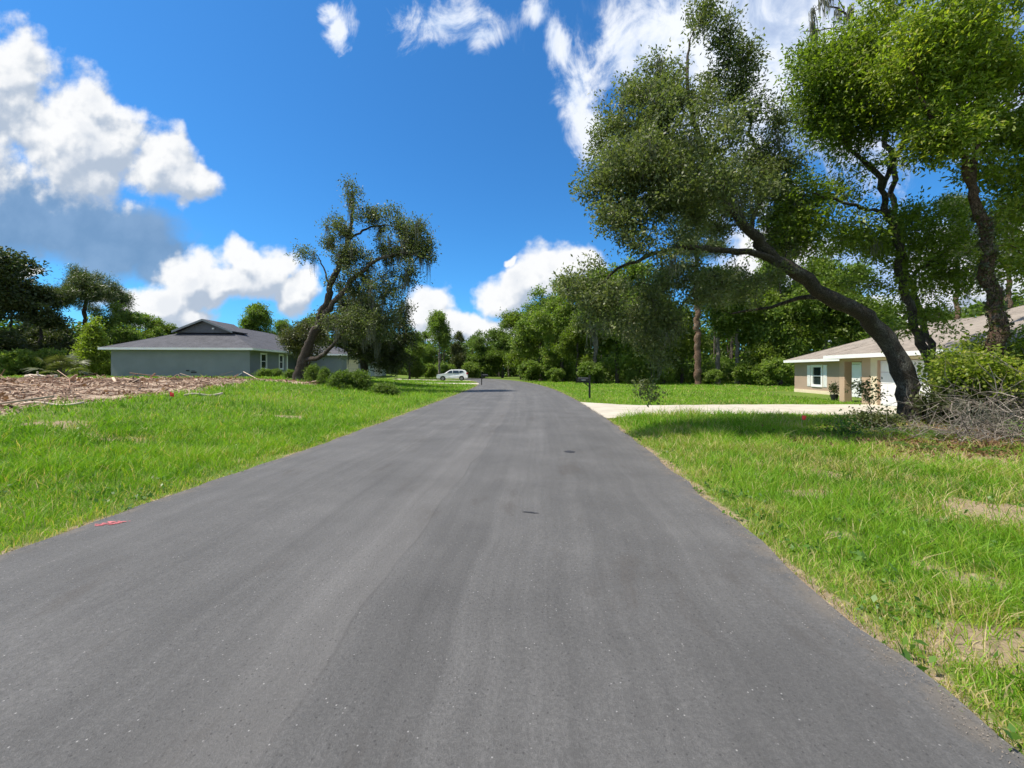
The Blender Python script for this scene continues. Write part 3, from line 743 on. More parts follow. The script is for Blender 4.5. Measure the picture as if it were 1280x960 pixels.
    def leafpts(s, n, lvmin=.35, sig=.25, rmax=.05):
        L_ = np.array(s.lv); ids = np.where((L_ >= lvmin) & (s.rad < rmax))[0]
        k = s.g.choice(ids, n); base = s.pos[k]; off = s.g.normal(0, sig, (n, 3))*np.array((1, 1, .75))
        # leaves cluster on twigs: snap each towards one of many twig centres
        return base+off, unit(off+1e-6)
    def clustered(s, ntw, per, lvmin=.35, sig=.25, tw=.07, rmax=.05):
        c, o = s.leafpts(ntw, lvmin, sig, rmax); c2 = np.repeat(c, per, 0)+s.g.normal(0, tw, (ntw*per, 3))
        tint = np.repeat(s.g.normal(0, .12, ntw), per)
        return c2, np.repeat(o, per, 0), tint
def mk_tree(name, loc, T, bark, leafm, ntw, per, size, aspect=.5, sig=.25, tw=.07, moss=0, mosslen=.6, seed=1, lvmin=.3, up=.35, rmax=.06, tintmid=.5, rt=.006, crown='crown'):
    T.finish(rt=rt); root = empty(name, loc)
    T.trunk(bark, root)
    c, o, tt = T.clustered(ntw, per, lvmin, sig, tw, rmax)
    g = np.random.default_rng(seed+5); z = T.pos[:, 2]; 
    tint = np.clip(tintmid+tt+g.normal(0, .12, len(c)), 0, 1)
    leaves(crown, c, size, leafm, root, aspect, up, o*.6, tint, seed)
    if moss:
        ids = np.where((np.array(T.lv) > .05) & (T.rad < .09))[0]; k = T.g.choice(ids, moss); per_m = 26
        P0 = np.repeat(T.pos[k], per_m, 0)+T.g.normal(0, .07, (moss*per_m, 3))*np.array((1, 1, 1.2))
        ln = np.repeat(mosslen*T.g.uniform(.3, 1.6, moss), per_m)
        ribbons('spanish_moss', P0, ln, .022, M['moss'], root, seed+9)
    return root
def W(px, py, d, o):                    # point in a tree's own space (o: its base)
    p = at(px, py, d); return (p[0]-o[0], p[1]-o[1], p[2]-o[2])
def base(px, d):
    x = (px-CX)*d/F; return (x, d, float(ground(x, d))-.05)
def limbW(o, L): return [(*W(px, py, d, o), r*.92) for (px, py, d, r) in L]
def blobW(o, L):
    R_ = []
    for b in L:
        px, py, d, rx, ry, rz = b[:6]; R_.append((*W(px, py, d, o), rx*d/F, ry, rz*d/F, *(b[6:7])))
    return R_

# --- big leaning oak beside the driveway
o = base(1146, 12.0)
T = Tree(11); RS = .82
T.limb(limbW(o, [(1146,535,12,.42),(1143,520,12,.33),(1136,480,12,.29),(1124,445,12,.27),(1104,412,12,.25),(1070,390,12,.235),(1035,370,12,.22),(1002,347,12,.20),(968,322,11.9,.18),(936,292,11.8,.155),(915,262,11.7,.13),(893,225,11.7,.11),(878,190,11.7,.09),(866,150,11.7,.07),(858,100,11.8,.05),(862,50,11.9,.03)]))
T.limb(limbW(o, [(968,325,11.9,.12),(930,312,11.6,.10),(895,312,11.2,.085),(850,308,10.9,.07),(805,318,10.7,.055),(765,340,10.6,.035),(735,365,10.6,.02)]))
T.limb(limbW(o, [(915,262,11.7,.08),(880,235,11.3,.07),(840,228,11.0,.05),(800,240,10.8,.035),(760,258,10.8,.02)]))
T.limb(limbW(o, [(936,292,11.8,.08),(950,250,12.2,.07),(945,190,12.6,.05),(930,130,12.8,.03),(920,90,12.9,.02)]))
T.limb(limbW(o, [(893,225,11.7,.06),(850,190,12.2,.05),(810,170,12.6,.035),(770,170,12.8,.02)]))
T.limb(limbW(o, [(1035,370,12,.09),(1000,372,12.8,.07),(960,385,13.4,.05),(915,392,13.8,.03)]))
T.grow(blobW(o, [(835,150,9.0,44,.8,34,.45),(905,160,9.0,40,.8,34,.45),(890,225,8.7,36,.7,26,.4),(955,240,9.2,30,.7,34,.4),(800,200,9.9,55,1.0,45,.7),(860,235,9.6,55,1.0,40,.6),(870,45,11.9,40,.9,46),(868,18,11.9,36,.8,34,1.6),(895,75,12.0,34,.8,36,1.4),(862,85,11.9,36,.8,30,1.3),(850,120,11.8,75,1.3,52),(905,110,12.1,50,1.1,50),(790,165,11.7,55,1.3,48),(850,200,11.9,90,1.2,55),(925,180,12.1,50,1.2,60),(770,235,10.6,50,1.2,44),
       (825,275,10.4,80,1.2,38),(752,300,9.8,44,1.0,40),(900,255,12.4,60,1.2,40,.8),(742,350,9.7,42,.9,30,1.1),(795,350,9.8,60,1.0,34,1.1),(860,350,11.0,64,1.2,32,.8),(760,395,9.9,48,.8,22,.7),(765,322,9.9,50,.9,24,1.1),(725,330,10.2,24,.8,26,.9),(830,320,9.9,60,.9,24,.8),(815,400,10.8,36,.8,30,.8),(822,440,10.9,16,.4,24,.5),(700,300,9.9,16,.6,22,.5),
       (930,350,12.8,55,1.2,28,.5),(970,195,12.3,26,.9,60,1.1),(985,290,12.8,30,1,36,.7)]), 900, gap=.5, step=.24)
# a drooping twig that hangs over the drive
T.limb(limbW(o, [(860,372,11.6,.022),(838,395,11.4,.02),(822,425,11.3,.015),(815,455,11.3,.011),(811,478,11.3,.008),(810,492,11.3,.006)]), jit=.03)
T.grow(blobW(o, [(826,425,11.4,12,.2,28,1),(808,484,11.3,8,.12,13,2)]), 9, gap=.0, step=.15, zpen=0)
big_oak = mk_tree('oak_tree', o, T, M['bark'], M['oak'], 25000, 5, .096, .42, .15, .07, moss=70, mosslen=.35, seed=21, tintmid=.5)
tag(big_oak, 'big dark oak leaning left over the driveway, its crooked trunk bare below', 'tree')

# --- second tree: thinner trunk just behind, lighter crown
o = base(1176, 12.9)
T = Tree(12)
T.limb(limbW(o, [(1176,525,12.9,0.213),(1172,480,12.9,0.156),(1158,440,12.9,0.139),(1140,400,12.9,0.127),(1128,355,12.9,0.115),(1124,310,12.8,0.107),(1112,265,12.7,0.098),(1104,235,12.7,0.086),(1085,205,12.6,0.066),(1062,185,12.5,0.049),(1045,160,12.5,0.037),(1035,120,12.5,0.025),(1040,80,12.5,0.016)]))
T.limb(limbW(o, [(1104,235,12.7,.08),(1120,195,12.9,.07),(1138,160,13.1,.055),(1150,110,13.2,.04),(1140,60,13.2,.02)]))
T.limb(limbW(o, [(1112,265,12.7,.06),(1080,262,12.2,.05),(1045,250,11.9,.04),(1010,240,11.8,.02)]))
T.limb(limbW(o, [(1128,355,12.9,.07),(1160,330,13.3,.055),(1190,310,13.6,.035)]))
T.grow(blobW(o, [(1035,95,12.5,50,1.1,48),(1085,70,12.7,60,1.1,38),(1130,95,13,50,1.2,50),(1010,150,12.3,45,1.1,50),(1075,150,12.6,75,1.4,48),(1000,220,12.2,42,1.1,48,1.2),(985,290,12.6,34,1.1,40,.9),(1180,350,13.4,40,1.1,30,.5),(1060,225,12.4,60,1.2,40,.7),(1150,170,13.2,50,1.2,45,.8),(1180,110,13.2,40,1.1,55,.8),
       (1110,300,13.3,75,1.3,42,.6),(1040,300,13.0,50,1.1,38,.5),(1170,290,13.5,45,1.2,36,.6),(1090,360,13.5,60,1.2,26,.35),(1150,400,13.3,45,1.0,26,.5)]), 600, gap=.46, step=.26)
t2 = mk_tree('oak_tree', o, T, M['bark'], M['bright'], 15500, 5, .118, .40, .22, .08, moss=24, mosslen=.3, seed=22, tintmid=.55)
tag(t2, 'lighter green oak with a slim leaning trunk close behind the big leaning oak', 'tree')

# --- third tree, near the right edge, with ivy on its trunk
o = base(1250, 10.6)
T = Tree(13)
T.limb(limbW(o, [(1256,540,10.6,0.266),(1252,490,10.6,0.215),(1247,430,10.6,0.185),(1243,380,10.6,0.163),(1236,330,10.6,0.141),(1228,280,10.5,0.122),(1218,240,10.5,0.104),(1206,205,10.4,0.074),(1190,180,10.3,0.059),(1170,150,10.2,0.044),(1150,120,10.1,0.030),(1140,90,10,0.015)]))
T.limb(limbW(o, [(1218,240,10.5,.10),(1215,195,10.6,.085),(1222,150,10.7,.07),(1235,105,10.8,.05),(1240,50,10.8,.03),(1245,0,10.8,.02)]))
T.limb(limbW(o, [(1222,150,10.7,.05),(1255,130,10.4,.04),(1290,110,10.2,.03),(1330,90,10,.02)]))
T.grow(blobW(o, [(1165,60,10.2,55,.9,40,.9),(1210,40,10.5,65,1.1,45),(1255,30,10.6,60,1.2,50),(1200,110,10.3,62,1.0,40,.8),(1250,105,10.6,60,1.2,45),(1170,165,10.1,36,.7,28,.7),(1275,160,10.5,38,1.0,28,.7),(1310,70,10.6,60,1.2,80,.7),(1240,-40,10.8,90,1.3,50,.8),(1330,150,10.4,45,1,50,.5),(1150,-20,10.4,60,1,35,.6),(1290,210,10.8,36,1.0,26,.7),(1300,300,11.0,40,1,60,.6),(1185,175,10.2,30,.7,24,.7),(1160,200,10.1,22,.6,22,.5),(1262,205,10.5,30,.8,22,.7),(1275,260,10.8,24,.8,30,.6)]), 430, gap=.42, step=.25)
t3 = mk_tree('tall_tree', o, T, M['bark_red'], M['bright'], 15500, 5, .118, .38, .22, .08, seed=23, tintmid=.72)
g = np.random.default_rng(5); n = 2600; ti = g.uniform(0.06, .55, n); nodes = T.pos[:26]; k = (ti*len(nodes)*1.6).astype(int).clip(0, 25)
c = T.pos[k]+unit(g.normal(size=(n, 3)))*(T.rad[k]*g.uniform(.9, 1.5, n))[:, None]
_iv = leaves('ivy', c, .085, M['olive'], t3, .7, .2, None, None, 31)
tag(t3, 'tall tree at the right edge with ivy climbing its brown forked trunk', 'tree')

# --- leaning moss-hung oak on the left verge
o = base(372, 30.0)
T = Tree(14)
T.limb(limbW(o, [(372,478,30,.50),(375,465,30,.40),(382,440,30,.36),(396,410,30,.32),(408,380,30,.27),(415,350,30,.22),(425,330,30,.19),(435,300,30,.16),(440,275,30,.12),(442,255,30,.08),(440,238,30,.04)]))
T.limb(limbW(o, [(398,405,30,.24),(420,375,29.6,.2),(445,345,29.2,.16),(470,325,29,.12),(500,315,29,.08),(530,322,29,.04)]))
T.limb(limbW(o, [(435,300,30,.1),(458,285,30.5,.08),(485,280,31,.05),(510,290,31,.03)]))
T.limb(limbW(o, [(412,360,30,.09),(405,335,30.2,.06),(396,318,30.4,.03)]))
T.limb(limbW(o, [(383,450,30,.2),(400,448,29.5,.17),(412,436,29.3,.14),(425,420,29,.11),(440,405,29,.08),(460,398,29,.04)]))
T.grow(blobW(o, [(440,245,30,13,1.0,18,.8),(447,268,30,24,1.4,16),(425,282,30,22,1.4,16),(460,285,30,26,1.5,16),(490,275,30.5,26,1.5,14),(518,292,30.2,22,1.5,18),(533,312,30,14,1.2,14),(500,312,29.8,34,1.8,18),(465,318,29.8,34,1.9,18),(425,318,30,30,1.8,18),(398,318,30.4,26,1.4,18,1.6),(440,350,29.8,36,1.8,20,.8),(500,345,29.5,28,1.6,22,.6),
       (480,365,29.5,24,1.6,24,.6),(430,400,29.3,32,1.6,22,.6),(465,405,29.3,34,1.8,26,.9)]), 470, gap=.34, step=.45)
t4 = mk_tree('oak_tree', o, T, M['bark'], M['oak'], 8200, 5, .15, .5, .27, .12, moss=190, mosslen=1.1, seed=24, tintmid=.5, rt=.012)
tag(t4, 'leaning oak on the left verge with long grey moss hanging from its branches', 'tree')

# --- dense dark oak right behind it
o = base(455, 37)
T = Tree(15)
T.limb(limbW(o, [(455,478,37,.4),(455,460,37,.35),(452,440,37,.3),(450,420,37,.22),(448,400,37,.12)]))
T.limb(limbW(o, [(455,455,37,.2),(475,440,37,.15),(495,430,37,.08)])); T.limb(limbW(o, [(453,450,37,.2),(430,435,37,.15),(410,425,37,.08)]))
T.grow(blobW(o, [(455,385,37,30,2.5,20),(430,400,37,30,2.5,24),(485,395,37,32,2.5,26),(465,420,37,46,3,26,1.4),(497,432,37,20,2,26,1.2),(420,430,37,22,2,16,.6),(478,448,37,34,2.2,14,1.0)]), 380, gap=.36, step=.5)
t5 = mk_tree('oak_tree', o, T, M['bark'], M['dark_leaf'], 11500, 5, .19, .55, .36, .15, moss=150, mosslen=1.0, seed=25, tintmid=.4, rt=.012)
tag(t5, 'dense very dark round oak directly behind the moss-hung leaning oak', 'tree')

# --- kinds for the far trees, built once at the origin
def broad(seed, H, Rw, mat, bark, ntw, size, low=.25, moss=0, tips=220, lean=0, tint=.5, name='broadleaf_tree', per=5):
    g = np.random.default_rng(seed); T = Tree(seed)
    T.limb([(0, 0, 0, .28), (.1+lean*.2, 0, H*.2, .22), (lean*.5, .1, H*.45, .16), (lean*.8, 0, H*.7, .09), (lean, 0, H*.93, .03)])
    bl = []
    for k in range(9):
        a = g.uniform(0, 2*PI); z = g.uniform(low+.1, .88); rr = Rw*(1.05-abs(z-.5)*1.05)*g.uniform(.35, .75)
        bl.append((rr*math.cos(a)+lean*z, rr*math.sin(a), z*H, Rw*g.uniform(.38, .6), Rw*g.uniform(.38, .6), H*g.uniform(.09, .16)))
    bl.append((lean, 0, H*.88, Rw*.4, Rw*.4, H*.12))
    T.grow(bl, tips, gap=.28, step=.5)
    return mk_tree(name, (0, 0, 0), T, bark, mat, ntw, per, size, .6, .4, .16, moss=moss, mosslen=.8, seed=seed, tintmid=tint, rt=.012)
def pine(seed, H, mat, ntw, crown0=.62, Rw=2.6, nb=26):
    g = np.random.default_rng(seed); T = Tree(seed)
    T.limb([(0, 0, 0, .30), (.1, 0, H*.3, .25), (.0, .1, H*.6, .19), (.15, 0, H*.85, .10), (.1, 0, H, .03)])
    bl = []
    for k in range(nb if crown0 > .58 else 0):
        a = g.uniform(0, 2*PI); z = crown0+(1-crown0)*g.uniform(0, 1); rr = Rw*(1.15-((z-crown0)/(1-crown0))*.75)*g.uniform(.4, 1)
        bl.append((rr*math.cos(a), rr*math.sin(a), z*H, .8, .8, .4))
    if crown0 <= .58:
        for k in range(nb):
            u = unit(g.normal(size=3)); u[2] = u[2] if u[2] > -.3 else -.5*u[2]; bl.append((u[0]*Rw, u[1]*Rw, H*.66+u[2]*H*.27, .8, .8, .5))
    T.grow(bl, 170, gap=.1, step=.5, arch=.05)
    return mk_tree('pine_tree', (0, 0, 0), T, M['bark_pine'], M['pine'], ntw, 9, .30, .13, .30, .14, seed=seed, tintmid=.5, rt=.012, up=.1)
def shrubproto(seed, H, Rw, mat, ntw, size, name='shrub', tint=.5):
    g = np.random.default_rng(seed); T = Tree(seed)
    T.limb([(0, 0, 0, .05), (.05, 0, H*.3, .035), (0, .05, H*.6, .02)], step=.12)
    for k in range(4):
        a = g.uniform(0, 2*PI); T.limb([(0, 0, .1, .03), (Rw*.3*math.cos(a), Rw*.3*math.sin(a), H*.3, .022), (Rw*.5*math.cos(a), Rw*.5*math.sin(a), H*.6, .012)], step=.12)
    T.grow([(0, 0, H*.5, Rw*.9, Rw*.9, H*.45), (Rw*.3, 0, H*.65, Rw*.5, Rw*.5, H*.3), (-Rw*.4, .1, H*.4, Rw*.5, Rw*.6, H*.3)], 110, gap=.2, step=.2)
    return mk_tree(name, (0, 0, 0), T, M['bark'], mat, ntw, 5, size, .6, .16, .08, seed=seed, tintmid=tint, rt=.005, crown='foliage')
PR = {
 'A': broad(101, 12, 4.2, M['wood_leaf'], M['bark'], 6500, .27, tint=.5, low=.1),
 'B': broad(102, 13, 3.6, M['wood_leaf'], M['bark'], 6500, .27, tint=.62, low=.12, moss=25),
 'C': broad(103, 14, 3.2, M['dark_leaf'], M['bark'], 6500, .27, tint=.7, low=.15, moss=50),
 'D': broad(104, 11, 4.6, M['bright'], M['bark'], 6500, .27, tint=.35, low=.05),
 'E': broad(105, 15, 2.6, M['wood_leaf'], M['bark_light'], 4200, .27, tint=.6, low=.35),
 'K': broad(106, 12, 6.0, M['dark_leaf'], M['bark'], 11000, .27, tint=.6, low=.02, tips=330, moss=30),
 'P': pine(107, 17, M['pine'], 2600), 'Q': pine(108, 12, M['pine'], 5200, crown0=.55, Rw=3.3, nb=40),
 'S': shrubproto(109, 1.6, 1.1, M['wood_leaf'], 1500, .12), 'U': shrubproto(110, 3.2, 1.7, M['wood_leaf'], 2400, .19, tint=.6),
}
PH = dict(A=12, B=13, C=14, D=11, E=15, K=12, P=17, Q=12, S=1.6, U=3.2)
used = set()
def put(kind, px, d, h, label, cat='tree', group=None, rz=None, wide=1.0, x=None):
    src = PR[kind]
    if kind in used: r = copy_tree(src)
    else: r = src; used.add(kind)
    xx = (px-CX)*d/F if x is None else x
    r.location = (xx, d, float(ground(xx, d))-.05); s = h/PH[kind]; r.scale = (s*wide, s*wide, s)
    r.rotation_euler = (0, 0, rz if rz is not None else (px*1.37) % 6.28)
    for k in ('label', 'category', 'group'):
        if k in r: del r[k]
    return tag(r, label, cat, group)
WR = 'trees along the edge of the wood'
rightwood = [
 ('A', 628, 84, 11, 'rounded tree at the far end of the road, over its bend', 1.0),
 ('D', 652, 72, 13, 'pale yellow-green tree where the road curves out of sight', .9),
 ('A', 676, 64, 14.5, 'mid-green broad tree right of the road bend, overhanging the grass verge', .9),
 ('B', 703, 58, 15, 'tall mid-green tree at the left corner of the wood beyond the mailbox', .9),
 ('D', 722, 52, 9.5, 'low yellow-green bushy tree standing behind the black mailbox', .8),
 ('E', 745, 51, 15.5, 'slim tall tree just right of the mailbox at the wood edge', 1.1),
 ('A', 772, 50, 13, 'spreading tree behind the lawn between the mailbox and hanging twig', .9),
 ('B', 797, 49, 15, 'dense tree directly behind the dangling oak twig', 1.0),
 ('B', 829, 50, 14, 'full green tree just right of the dangling oak twig', .8),
 ('D', 852, 50, 10, 'short bright tree left of the tall bare pine trunk', .8),
 ('E', 897, 48, 15, 'narrow tree immediately right of the tall pine trunk', 1.1),
 ('E', 922, 47, 13, 'slim light-trunked tree beyond the lawn, under the oak limb', 1.2),
 ('D', 950, 46, 11.5, 'wide bright green tree in the wood edge left of the tan house', .8),
 ('B', 975, 45, 15, 'tall tree just left of the far corner of the tan house', .8),
 ('D', 1003, 46, 12, 'bright green tree behind the far corner of the tan house', .9),
 ('E', 1030, 44, 15, 'tall open tree behind the shuttered window end of the tan house', .9),
 ('B', 1068, 43, 13, 'green tree rising behind the roof over the front door', .9),
]
for (k, px, d, h, lb, wd) in rightwood: put(k, px, d, h, lb, 'tree', WR, wide=wd)
put('P', 872, 46, 22, 'tall pine with a straight bare brown trunk at the wood edge', 'pine tree', None)
put('P', 1196, 36, 17, 'slender pine with sparse tufts rising behind the tan house roof', 'pine tree', None, wide=.8)
put('P', 1262, 33, 15, 'pine half hidden behind the ivy-clad trunk beyond the roof', 'pine tree', None, wide=.9)
UN = 'bushes under the wood edge'
und = [(664, 60, 3.4, 'low bush on the verge by the road bend'), (694, 55, 2.2, 'bush under the trees left of the mailbox'), (741, 49.5, 3.0, 'bush right behind the mailbox post'),
       (790, 48, 1.9, 'bush left of the dangling oak twig'), (826, 47, 2.8, 'bush right of the dangling oak twig'),
       (889, 46, 2.0, 'bush at the right foot of the bare pine trunk'), (938, 45, 2.9, 'bush midway between the pine trunk and the tan house'), (968, 42, 3.2, 'bush beside the far end of the tan house')]
for (px, d, h, lb) in und: put('U', px, d, h, lb, 'bush', UN, wide=1.15)
WL = 'trees behind the left lots'
leftw = [
 ('K', -25, 42, 13.2, 'huge dark oak at the left edge behind the cleared lot', 1.1), ('K', 52, 46, 10.2, 'dark broad oak between the left edge and the round-topped pine', 1.0),
 ('K', 14, 50, 12.5, 'dark oak filling the gap between the two broad oaks at far left', .9),
 ('A', 150, 50, 8.8, 'mid-green tree touching the left end of the grey house roof', .9), ('B', 182, 56, 8.6, 'green tree showing over the low left slope of the grey roof', .9),
 ('D', 208, 60, 8.2, 'small yellow-green tree top just left of the roof gable', .8),
 ('E', 322, 62, 11.5, 'feathery tree standing alone over the grey roof ridge', 1.1), ('B', 350, 66, 9, 'low tree top behind the right slope of the grey roof', .9),
 ('D', 398, 54, 8.8, 'pale green tree behind the mossy oak trunk', .9),
 ('A', 512, 66, 8.5, 'green tree right of the dark oak, far beyond the lawn', 1.0), ('E', 549, 70, 12.6, 'tall vine-covered tree rising above its neighbours beyond the white car', .9),
 ('B', 532, 76, 8.8, 'broad tree left of and behind the vine-covered tree', .9), ('C', 574, 80, 9.2, 'dark green tree behind the white car', .9), ('A', 600, 86, 9.8, 'far tree left of the road end', 1.0),
]
for (k, px, d, h, lb, wd) in leftw: put(k, px, d, h, lb, 'tree', WL, wide=wd)
put('Q', 106, 50, 13.6, 'umbrella-shaped pine with an open round crown above the dark oaks', 'pine tree', None, wide=.95)
und2 = [(520, 68, 3, 'bush at the left end of the tree line past the lawn'), (536, 72, 3, 'bush behind the hood of the white car'), (560, 78, 3, 'bush behind the doors of the white car'), (590, 78, 3.6, 'bush right of the white car'), (606, 84, 4, 'bush by the far bend, left of the road'),
        (20, 40, 3, 'bush in the deep shade beneath the far-left oaks'), (62, 42, 3.2, 'bush in shade between the palmetto and the dark oaks')]
for (px, d, h, lb) in und2: put('U', px, d, h, lb, 'bush', UN)
# conical cedar on the left, olive tree beside the leaning trunk
T = Tree(41); Hc = 5.7
T.limb([(0, 0, 0, .14), (0, 0, Hc*.5, .09), (0, 0, Hc*.95, .02)])
T.grow([(0, 0, Hc*z, 2.1*(1.03-z)*.9, 2.1*(1.03-z)*.9, .42) for z in (.12, .22, .32, .42, .52, .62, .72, .82, .92)], 240, gap=.15, step=.3)
ced = mk_tree('cedar_tree', base(118, 38), T, M['bark'], M['bright'], 7000, 5, .17, .5, .2, .12, seed=41, tintmid=.85, rt=.01)
tag(ced, 'bright green cone-shaped young cedar left of the grey house', 'tree')
T = Tree(42)
T.limb([(0, 0, 0, .10), (-.1, 0, 1.5, .08), (-.3, 0, 3.0, .05), (-.3, 0, 4.0, .02)]); T.limb([(0, 0, .6, .07), (.5, 0, 2.0, .05), (.8, .1, 3.2, .02)])
T.grow([(-.8, 0, 3.2, 1.2, 1.1, .9), (.3, 0, 3.7, 1.2, 1.1, .9), (-.2, 0, 2.5, 1.4, 1.1, .7, .6)], 130, gap=.3, step=.3)
ol = mk_tree('small_tree', base(383, 33), T, M['bark_red'], M['olive'], 3400, 5, .14, .5, .26, .1, moss=40, mosslen=.5, seed=42, rt=.01)
tag(ol, 'small brownish-olive tree between the grey house and the leaning trunk', 'tree')
# shrubs with their own places
def shrub(px, d, h, label, wide=1.0, cat='shrub', group=None): return put('S', px, d, h, label, cat, group, wide=wide)
shrub(428, 26.5, 1.2, 'leafy shrub just right of the leaning oak trunk', 1.1); shrub(452, 27.5, 1.3, 'dark shrub in front of the pale blue house'); shrub(484, 25.5, .75, 'low spreading shrub out on the left lawn', 1.8)
shrub(330, 35.0, .8, 'low dark shrub under the big window of the grey house', 1.5); shrub(346, 36.5, .8, 'low shrub under the narrow window of the grey house', 1.3); shrub(391, 28.5, 1.3, 'thin shrub at the right foot of the leaning oak', .6); shrub(404, 28, 1.2, 'upright shrub next to the leaning oak, second from its trunk', .6); shrub(362, 31, .75, 'low shrub at the left foot of the leaning oak', 1.1)

# bare snag tops behind the right-hand crowns
T = Tree(51); o = base(1180, 14)
T.limb(limbW(o, [(1180,500,14,.12),(1160,420,14,.11),(1133,340,14,.10),(1117,250,14,.09),(1110,150,14,.08),(1104,70,14,.07),(1112,20,14,.05),(1120,-20,14,.035)])); T.limb(limbW(o, [(1104,90,14,.055),(1080,45,14,.045),(1055,12,14,.03),(1022,-2,14,.016)]))
T.limb(limbW(o, [(1078,42,14,.03),(1042,36,14,.022),(1003,39,14,.012)])); T.limb(limbW(o, [(1055,12,14,.02),(1042,-12,14,.015)]))
T.grow(blobW(o, [(1035,8,14,30,.5,22),(1020,33,14,22,.4,8),(1115,0,14,20,.5,30)]), 40, gap=0, step=.2)
T.finish(rt=.008); sn = empty('dead_tree', o); T.trunk(M['bark'], sn)
ids = np.where(np.array(T.lv) > .3)[0]; kk = T.g.choice(ids, 14)
ribbons('spanish_moss', np.repeat(T.pos[kk], 30, 0)+T.g.normal(0, .05, (14*30, 3)), .7, .025, M['moss'], sn, 53)
tag(sn, 'leafless grey dead tree poking its bare branches above the green crowns', 'tree')

# --- the wood behind it all: one mass of trunks and leaves
g = np.random.default_rng(61)
n = 240000; segs = [((2, 92), (24, 66)), ((24, 66), (60, 50)), ((60, 50), (95, 12)), ((2, 100), (-28, 100)), ((-28, 100), (-60, 78)), ((-60, 78), (-85, 40)), ((-85, 40), (-95, 8))]
ln = np.array([math.dist(a, b) for a, b in segs]); si = g.choice(len(segs), n, p=ln/ln.sum()); t = g.uniform(0, 1, n); A = np.array([s[0] for s in segs])[si]; B = np.array([s[1] for s in segs])[si]
P = A+(B-A)*t[:, None]; nrm = unit(P-np.array((0, 20.)))
dep = g.uniform(0, 14, n); P = P+nrm*dep[:, None]
top = 7.5+6*fbm(P[:, 0]*.16, P[:, 1]*.16, 62)+2.5*(fbm(P[:, 0]*.6, P[:, 1]*.6, 63)-.5)
top = np.where(P[:, 0] < -10, top*.74, top)
top = top-np.where((P[:, 0] > 22) & (P[:, 0] < 60), 1.5, 0)
zz = top*np.where(g.uniform(0, 1, n) < .35, g.uniform(0, .45, n), g.uniform(0, 1, n)**.75)
lump = fbm(P[:, 0]*.7+zz*.6, P[:, 1]*.7-zz*.7, 64); keep = lump > .36
P, zz = P[keep], zz[keep]
wo = leaves('far_wood', np.column_stack([P, ground(P[:, 0], P[:, 1])+zz+.1]), .62, M['wood_leaf'], None, .7, .3, None, np.clip(.42+.5*(lump[keep]-.55)+g.normal(0, .14, len(P)), 0, 1), 65)
tag(wo, 'far wood that closes the view behind the nearer trees', 'wood', kind='stuff')
n = 95000; sg = [((3, 71), (10, 58)), ((10, 58), (24, 52)), ((24, 52), (44, 46)), ((-6, 88), (-22, 80)), ((-22, 80), (-34, 66)), ((-34, 62), (-44, 48)), ((-44, 48), (-62, 44))]
ln = np.array([math.dist(a, b) for a, b in sg]); si = g.choice(len(sg), n, p=ln/ln.sum()); t = g.uniform(0, 1, n); A = np.array([q[0] for q in sg])[si]; B = np.array([q[1] for q in sg])[si]
P = A+(B-A)*t[:, None]; P = P+unit(P)*g.uniform(-.5, 4.5, n)[:, None]
tp = .9+4.6*fbm(P[:, 0]*.5, P[:, 1]*.5, 66)**1.5; zz = tp*g.uniform(0, 1, n)**.8
ug = leaves('undergrowth', np.column_stack([P, ground(P[:, 0], P[:, 1])+zz]), .30, M['wood_leaf'], None, .6, .3, None, np.clip(.5+.9*(fbm(P[:, 0]*1.2+zz, P[:, 1]*1.2, 67)-.5)+g.normal(0, .14, n), 0, 1), 68)
tag(ug, 'low undergrowth filling the gaps between the tree trunks of the wood', 'undergrowth', kind='stuff')
tr = MB()
for k in range(330):
    i = g.integers(len(segs)); t_ = g.uniform(); a, b = np.array(segs[i][0]), np.array(segs[i][1]); p = a+(b-a)*t_; p = p+unit(p-np.array((0, 20.)))*g.uniform(-1, 8)
    gz = float(ground(p[0], p[1])); hh = g.uniform(6, 11)*(0.74 if p[0] < -10 else 1); r = g.uniform(.1, .24); lx = g.normal(0, .5)
    tr.tube([(p[0], p[1], gz-.1), (p[0]+lx*.5, p[1], gz+hh*.5), (p[0]+lx, p[1], gz+hh)], [r, r*.8, r*.4], 6)
tr.build('trunk', M['bark'], wo)
wo.data.update()

